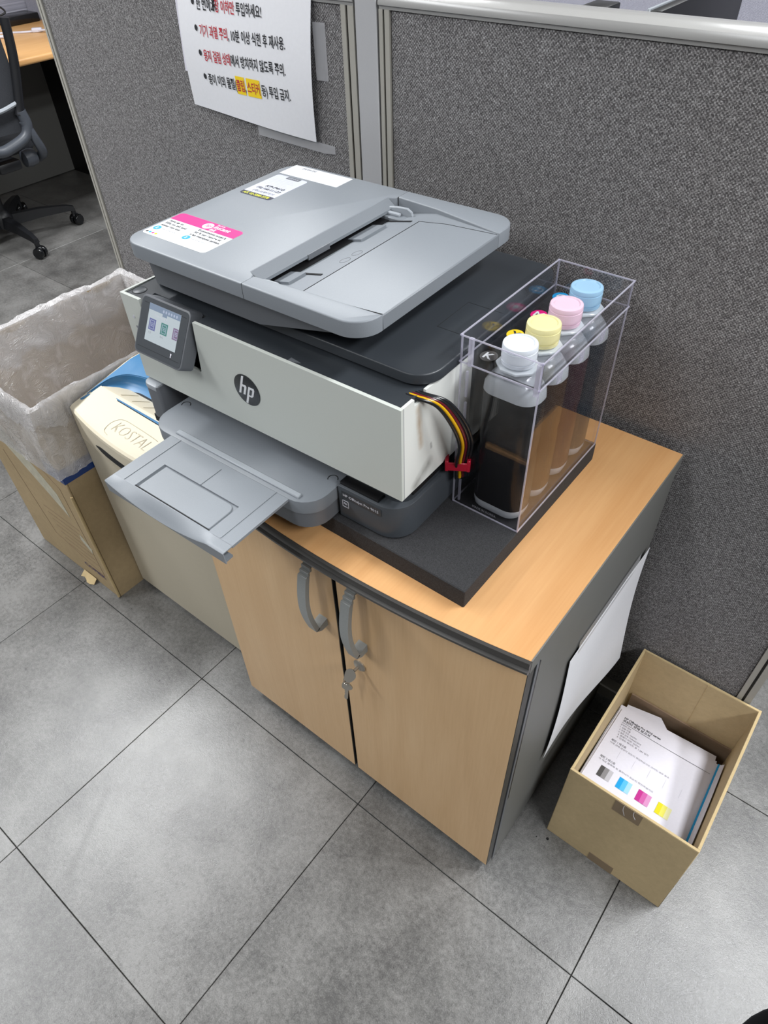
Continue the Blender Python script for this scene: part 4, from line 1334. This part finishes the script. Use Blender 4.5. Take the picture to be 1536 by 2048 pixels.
page(.0555, .240, .160, .400, -.009, .035, 'paper2', 'plain sheet lowest of the fanned stack in the paper box')
page(.0555, .238, .156, .394, -.006, .018, 'paper2', 'plain sheet showing a narrow left margin in the paper box')
page(.0575, .240, .153, .387, -.003, .008, 'paper2', 'plain sheet just under the printed test page')
tp_, pl = page(.0605, .248, .150, .380, 0, .0, 'paper2', 'printer test page with grey, cyan, magenta and yellow patches')
PWx, PHy = .1875, .230
def ptxt(s_, x, y, size, mat, width=None, bold=0.0):
    text('page_print', s_, size, mat, tp_, None, x=x, y=y, width=width, bold=bold, fn=pl)
ptxt('HP OfficeJet Pro 9010 series', .012, .210, .0072, 'ink_print', .070, .00012)
ptxt('\ud504\ub9b0\ud130 \uc0c1\ud0dc \ubcf4\uace0\uc11c', .012, .2025, .0072, 'ink_print', .052, .00012)
def pbar(x0, x1, y0, y1, mat, name='page_print'):
    def fn(u, v):
        p = pl(x0 + (x1 - x0) * u, y0 + (y1 - y0) * v)
        return p
    wp(name, sheet(fn, max(2, int((x1 - x0) / .02)), max(1, int((y1 - y0) / .02))), mat, tp_)
pbar(.012, .176, .1985, .1992, 'ink_print')
for k in range(6):
    ptxt(('\ud504\ub9b0\ud130 \uc815\ubcf4', '1. \ubaa8\ub378 \uc774\ub984', '2. \ubaa8\ub378 \ubc88\ud638: 1KR49D', '3. \uc77c\ub828 \ubc88\ud638: TH9AR530GK', '4. \ud38c\uc6e8\uc5b4 \ubc84\uc804: 2024A', '5. \uc778\uc1c4\ub41c \ud398\uc774\uc9c0: \ucd1d 1,284 \ucef4\ub7ec')[k], .012 + .001 * k, .1915 - k * .0066, .0050, 'grey_print', (.020, .020, .034, .044, .042, .060)[k])
ptxt('\ud328\ud134 1 \ud14c\uc2a4\ud2b8', .012, .1455, .0062, 'grey_print', .028, .0001)
ptxt('\uc544\ub798 \uc120\uc5d0 \ub04a\uae40\uc774 \uc5c6\ub294\uc9c0 \ud655\uc778\ud558\uc2ed\uc2dc\uc624 \ub044\uc5b4\uc9c4 \uacbd\uc6b0 \uccad\uc18c', .012, .139, .0046, 'grey_print', .110)
for k in range(5):
    pbar(.035 + k * .028, .0354 + k * .028, .112, .134, 'pale_print')
ptxt('\ud328\ud134 2 \ud14c\uc2a4\ud2b8', .010, .0985, .0062, 'grey_print', .028, .0001)
ptxt('\uac01 \uc0c9\uc0c1 \ube14\ub85d\uc5d0 \ud770 \uc904\ubb34\ub2ac\uac00 \uc788\ub294\uc9c0 \ud655\uc778\ud558\uc2ed\uc2dc\uc624', .010, .092, .0046, 'grey_print', .100)
for k, ms in enumerate((('blk1', 'blk2', 'blk3'), ('cyan_print', 'cyan2', 'cyan3'), ('mag1', 'mag2', 'mag3'), ('yel1', 'yel2', 'yel3'))):
    x0 = .020 + k * .0345
    for q in range(3):
        pbar(x0 + q * .0076, x0 + (q + 1) * .0076, .058, .083, ms[q], 'colour_patch')
# sheets curled up against the right wall
def curl_sheet(off, lo, hi, mat, label):
    t = thing('curled_sheet', label, 'paper', (.249 - off, .27, .08))
    def fn(u, v):
        y = .165 + u * .215
        zz = page_z(y, lo)
        return (.2440 - off + .0065 * v ** .5, y, zz + hi * v * (.55 + .45 * math.sin(PI * min(1, u * 1.1))))
    wp('sheet', sheet(fn, 14, 5, .0003), mat, t)
curl_sheet(.0000, .003, .016, 'paper2', 'white sheet curled up against the right wall of the paper box')
curl_sheet(.0022, .003, .0045, 'cyan_print', 'cyan printed strip curled along the right side of the paper box')

# small black crumbs on the floor
for x, y, r in ((.0590, .1135, .0026), (.0415, .1050, .0013)):
    me = lathe([(r * .7, 0), (r, r * .4), (r * .6, r * .9)], 7, x, y)
    solo('crumb', me, 'black', 'larger black crumb on the floor between cabinet and paper box' if r > .002 else 'tiny black crumb on the floor nearest the cabinet corner', 'debris', (x, y, 0))

# ================================================================== NOTICE ON THE PARTITION
nt = thing('notice_sheet', 'white Korean notice sheet with red words taped to the partition', 'notice', (-.80, YW, .945))
def nfn(u, v):
    # u 0..1 left-right, v 0..1 bottom-top
    x = -.945 + .283 * u - .008 * v * (1 - u) * 0 + .014 * v * (1 - .0 * u)
    z = .957 + .183 * v - .013 * u * (1 - v)
    bulge = .006 * math.sin(PI * v) + .010 * u * (1 - .6 * v) * math.sin(PI * min(1, u * .8 + .1)) + .0015
    return Vector((x, YW - bulge - .002, z))
wp('sheet', sheet(lambda u, v: nfn(u, v), 24, 20, .0003), 'paper', nt)
def nplace(x, z):
    # world x,z -> on the sheet
    v = (z - .957) / .183
    u = (x + .945 - .014 * v) / .283
    v = (z - .957 + .013 * u * (1 - v)) / .183
    p = nfn(u, v)
    return Vector((x, p.y - .0007, z))
back = thing('notice_sheet', 'second white sheet peeking out behind the Korean notice', 'notice', (-.80, YW, .99))
wp('sheet', sheet(lambda u, v: (-.955 + .28 * u + .012 * v, YW - .0012 - .0012 * u, 1.005 + .135 * v), 6, 6, .0003), 'paper2', back)
def nline(segs, x0, x1, z, size):
    adv = [advance(s_, size) for s_, _, _ in segs]
    k = (x1 - x0) / sum(adv)
    x = x0
    for (s_, mat, hl), a in zip(segs, adv):
        if s_.strip():
            me = text_mesh(s_, size, .00028)
            b0 = bounds(text_mesh('H', size))[0]
            xs0 = x
            if hl:
                x_a, x_b = x - .0006, x + a * k + .0006
                wp('highlight', sheet(lambda u, v, p=x_a, q=x_b: nplace(p + (q - p) * u, z - .006 + .025 * v) + Vector((0, .0003, 0)), 3, 2), 'yellow_mark', nt)
            for v_ in me.vertices:
                v_.co = nplace(xs0 + v_.co.x * k, z + v_.co.y)
            wp('notice_text', me, mat, nt)
        x += a * k
def bullet(x, z):
    wp('bullet', mesh('b', [nplace(x + .0034 * math.cos(2 * PI * i / 16), z + .0042 * math.sin(2 * PI * i / 16)) for i in range(16)], [tuple(range(16))]), 'ink_print', nt)
B, Rr = 'ink_print', 'red_print'
nline([('\ud55c \ubc88\uc5d0 ', B, 0), ('5', B, 0), ('\uc7a5 \uc774\ud558\ub9cc', Rr, 0), (' \ud22c\uc785\ud558\uc138\uc694!', B, 0)], -.889, -.744, 1.0965, .0174)
nline([('\uae30\uae30 \uacfc\uc5f4 \uc8fc\uc758', Rr, 0), (', 10\ubd84 \uc774\uc0c1 \uc2dd\ud78c \ud6c4 \uc7ac\uc0ac\uc6a9.', B, 0)], -.889, -.701, 1.0625, .0174)
nline([('\uc6a9\uc9c0 \uac78\ub9bc \uc0c1\ud0dc', Rr, 0), ('\uc5d0\uc11c \ubc29\uce58\ud558\uc9c0 \uc54a\ub3c4\ub85d \uc8fc\uc758.', B, 0)], -.889, -.705, 1.0295, .0174)
nline([('\uc885\uc774 \uc774\uc678 \ubb3c\uc9c8(', B, 0), ('\ud074\ub9bd', Rr, 1), (', ', B, 0), ('\uc2a4\ud2f0\ucee4', Rr, 1), (' \ub4f1) \ud22c\uc785 \uae08\uc9c0.', B, 0)], -.889, -.701, .9965, .0174)
for z in (1.105, 1.0715, 1.0385, 1.0055):
    bullet(-.8965, z)
for a, b in (((-.8535, 1.097), (-.8425, 1.114)), ((-.8535, 1.113), (-.842, 1.098)), ((-.848, 1.096), (-.8475, 1.116)), ((-.854, 1.106), (-.842, 1.104))):
    wp('scribble', tube([nplace(*a), nplace(*b)], .0007, 5, 3), B, nt)
wp('tape_strip', sheet(lambda u, v: (-.790 + .162 * u, YW - .0022 - .004 * (1 - u), .948 - .010 * u * .6 - .014 * v + (.003 * (u > .95) * v)), 8, 2), 'tape', nt)
wp('tape_strip', sheet(lambda u, v: (-.652 + .020 * u, YW - .0035 * (1 - u) - .001, 1.028 + .070 * v), 3, 4), 'tape', nt)

# ================================================================== FAR DESK AND CHAIR
dx1 = -2.925
dk_ = thing('office_desk', 'maple-topped office desk beyond the partition at far left', 'desk', (-3.3, 1.1, 0))
wp('desk_top', box(-3.695, dx1, .15, 1.685, .655, .680, .008, 3), 'desk_wood', dk_)
wp('desk_leg', box(-3.69, -2.97, .16, .185, 0, .655), 'cab_side', dk_)
wp('desk_leg', box(-3.69, -2.97, 1.655, 1.680, 0, .655), 'black', dk_)
wp('modesty_panel', box(-3.69, -3.672, .185, 1.655, .004, .655), 'cab_side', dk_)
solo('power_adapter', box(-3.66, -3.55, 1.50, 1.66, .680, .715, .006, 2), 'black_gloss', 'black power adapter on the desk against the panel', 'adapter', (-3.6, 1.58, .68))
solo('black_cable', tube([(-3.62, 1.40, .682), (-3.60, 1.46, .715), (-3.585, 1.52, .730), (-3.60, 1.49, .76), (-3.63, 1.43, .75), (-3.60, 1.37, .70), (-3.56, 1.36, .683)], .004, 8, 8), 'black', 'tangled black cable on the desk by the power adapter', 'cable', (-3.6, 1.4, .68))
wc = thing('charger_cable', 'white charger cable crossing the desk to the partition edge', 'cable', (-3.35, 1.5, .68))
wp('cord', tube([(-3.46, 1.38, .683), (-3.42, 1.42, .683), (-3.37, 1.455, .684), (-3.33, 1.50, .686), (-3.27, 1.535, .70), (-3.34, 1.62, .76), (-3.55, 1.62, .86), (-3.69, 1.62, .95)], .004, 8, 8), 'cable_white', wc)
me = box(-.022, .022, -.011, .011, 0, .016, .004, 2)
me.transform(Matrix.Translation((-3.33, 1.505, .6805)) @ Matrix.Rotation(.9, 4, 'Z'))
wp('inline_box', me, 'cable_white', wc)
solo('tape_stub', box(-3.50, -3.45, 1.35, 1.375, .680, .695, .003, 2), 'yellow_mark', 'small yellow sticky pad at the end of the white cable', 'sticky pad', (-3.47, 1.36, .68))
solo('white_stylus', tube([(-3.38, 1.31, .687), (-3.33, 1.37, .687)], .006, 10, 3), 'cable_white', 'short white marker lying near the desk edge', 'marker', (-3.35, 1.34, .68))

CC = Vector((-3.14, .957, 0))
ch = thing('office_chair', 'black and grey swivel chair tucked under the far desk', 'chair', CC)
def L(p):
    return Vector(p) - CC
a0 = math.atan2(.93 - .957, -2.84 + 3.14)
hub = obj('hub', lathe([(.032, .055), (.045, .06), (.048, .10), (.036, .12), (.026, .13)], 20), 'chair_black', ch)
for k in range(5):
    a = a0 + k * 2 * PI / 5
    ca, sa = math.cos(a), math.sin(a)
    def cs(r, z, w, h):
        c0 = Vector((ca * r, sa * r, z))
        n = Vector((-sa, ca, 0))
        return [c0 + n * w, c0 + n * w * .7 + Vector((0, 0, h)), c0 - n * w * .7 + Vector((0, 0, h)), c0 - n * w]
    obj('base_leg', loft([cs(.03, .060, .024, .045), cs(.16, .068, .019, .036), cs(.275, .068, .014, .024), cs(.305, .064, .013, .018)]), 'chair_black', ch)
    cst = bpy.data.objects.new('caster', None)
    COL.objects.link(cst)
    COL.objects.unlink(cst)
    bpy.data.objects.remove(cst)
    st_ = obj('caster_stem', lathe([(.009, .045), (.011, .050), (.011, .070)], 10, ca * .298, sa * .298), 'chair_black', ch)
    for sgn in (-1, 1):
        me = lathe([(.010, -.009), (.021, -.009), (.0235, -.005), (.0235, .005), (.021, .009), (.010, .009)], 20)
        wa = a + .6
        me.transform(Matrix.Translation((ca * .302 + sgn * .014 * math.cos(wa + PI / 2), sa * .302 + sgn * .014 * math.sin(wa + PI / 2), .0235)) @ Matrix.Rotation(wa + PI / 2, 4, 'Z') @ Matrix.Rotation(PI / 2, 4, 'Y'))
        obj('caster_wheel', me, 'black_gloss', st_)
    me = box(-.014, .014, -.006, .006, .022, .048, .003, 1)
    me.transform(Matrix.Translation((ca * .302, sa * .302, 0)) @ Matrix.Rotation(a + .6, 4, 'Z'))
    obj('caster_hood', me, 'chair_black', st_)
obj('gas_lift', lathe([(.024, .12), (.024, .22), (.014, .22), (.014, .33)], 16), 'chair_black', ch)
obj('tilt_mechanism', box(-.10, .12, -.08, .08, .325, .365, .012, 2), 'chair_black', ch)
obj('seat', prism(rrect(-.22, .20, -.215, .19, .07, 6), .365, .425, 'z', .02, 3, True), 'mesh_fabric', ch)
# back frame in the plane x ~ -2.85 (seen from behind): uprights and curved lower yoke
bx = .285
def yoke(pts, r, mat='chair_grey', nm='back_frame', flat=.6):
    me = tube(pts, r, 10, 8)
    return obj(nm, me, mat, ch)
yoke([(bx + .02, .165, .83), (bx + .012, .150, .70), (bx, .118, .56), (bx - .002, .105, .52)], .018, 'chair_black', 'back_upright')
yoke([(bx + .02, -.175, .83), (bx + .012, -.160, .70), (bx, -.130, .56), (bx - .002, -.118, .52)], .018, 'chair_black', 'back_upright')
yoke([(bx, .112, .535), (bx + .002, .118, .485), (bx, .095, .445), (bx - .004, .02, .420), (bx - .004, -.03, .418), (bx, -.10, .445), (bx + .002, -.125, .485), (bx, -.122, .535)], .021)
yoke([(bx, .110, .50), (bx + .005, .130, .43), (bx - .01, .150, .375), (bx - .06, .150, .345)], .018)
yoke([(bx, -.115, .50), (bx + .005, -.135, .43), (bx - .01, -.155, .375), (bx - .06, -.155, .345)], .018)
obj('tension_knob', lathe([(.004, -.03), (.030, -.024), (.034, 0), (.030, .024), (.004, .03)], 18), 'chair_grey', ch).data.transform(Matrix.Translation((bx - .04, .10, .36)) @ Matrix.Rotation(PI / 2, 4, 'X'))
obj('spine_arm', box(.06, bx - .01, -.05, .05, .335, .375, .012, 2), 'chair_black', ch)
obj('back_mesh', sheet(lambda u, v: (bx - .012 - .02 * math.sin(PI * u), -.145 + .285 * u, .46 + .40 * v), 10, 10, .006), 'mesh_fabric', ch)
obj('lumbar_bar', tube([(bx + .004, -.125, .555), (bx - .014, -.05, .545), (bx - .014, .04, .545), (bx + .004, .115, .565)], .008, 8, 8), 'silver_light', ch)

# ================================================================== BEHIND THE PARTITION
d2 = thing('office_desk', 'grey desk behind the printer partition, holding the monitor', 'desk', (-.6, 1.55, 0))
wp('desk_top', box(-1.8, .3, 1.0, 2.19, .655, .680, .006, 2), 'post', d2)
for x in (-1.78, .26):
    wp('desk_leg', box(x, x + .02, 1.02, 2.17, 0, .655), 'cab_side', d2)
mn = thing('monitor', 'black monitor standing edge-on above the partition rail', 'monitor', (-.5, 1.52, .68))
wp('back_shell', box(-.492, -.468, 1.255, 1.785, .745, 1.008, .003, 2), 'black', mn)
wp('screen_bezel', box(-.4985, -.4925, 1.253, 1.787, .743, 1.010, .001, 1), 'silver_light', mn)
wp('stand_neck', box(-.468, -.448, 1.50, 1.54, .690, .82, .003, 1), 'black', mn)
wp('stand_foot', box(-.58, -.40, 1.42, 1.62, .680, .690, .003, 1), 'black', mn)
sk_ = thing('desk_speaker', 'small black speaker top just showing above the partition rail', 'speaker', (-.62, 1.31, .68))
wp('cabinet_shell', box(-.660, -.601, 1.285, 1.36, .680, 1.000, .004, 2), 'black', sk_)
wp('front_grille', box(-.655, -.606, 1.281, 1.285, .70, .99, .001, 1), 'mid_grey', sk_)

# dark rim of a round waste bin at the bottom right corner
bk = thing('waste_bin', 'round black bin cut by the bottom right corner', 'bin', (.478, -.075, 0))
obj('shell', lathe([(.085, 0), (.088, .004), (.116, .246), (.120, .250), (.1185, .250), (.113, .244), (.085, .008), (.0, .008001)][:7], 40, 0, 0, False), 'bin_black', bk)
obj('bottom', lathe([(.086, .002), (.086, .007)], 40), 'black', bk)

for _m in _TM.values():
    bpy.data.meshes.remove(_m)
bpy.data.scenes.remove(_TS)
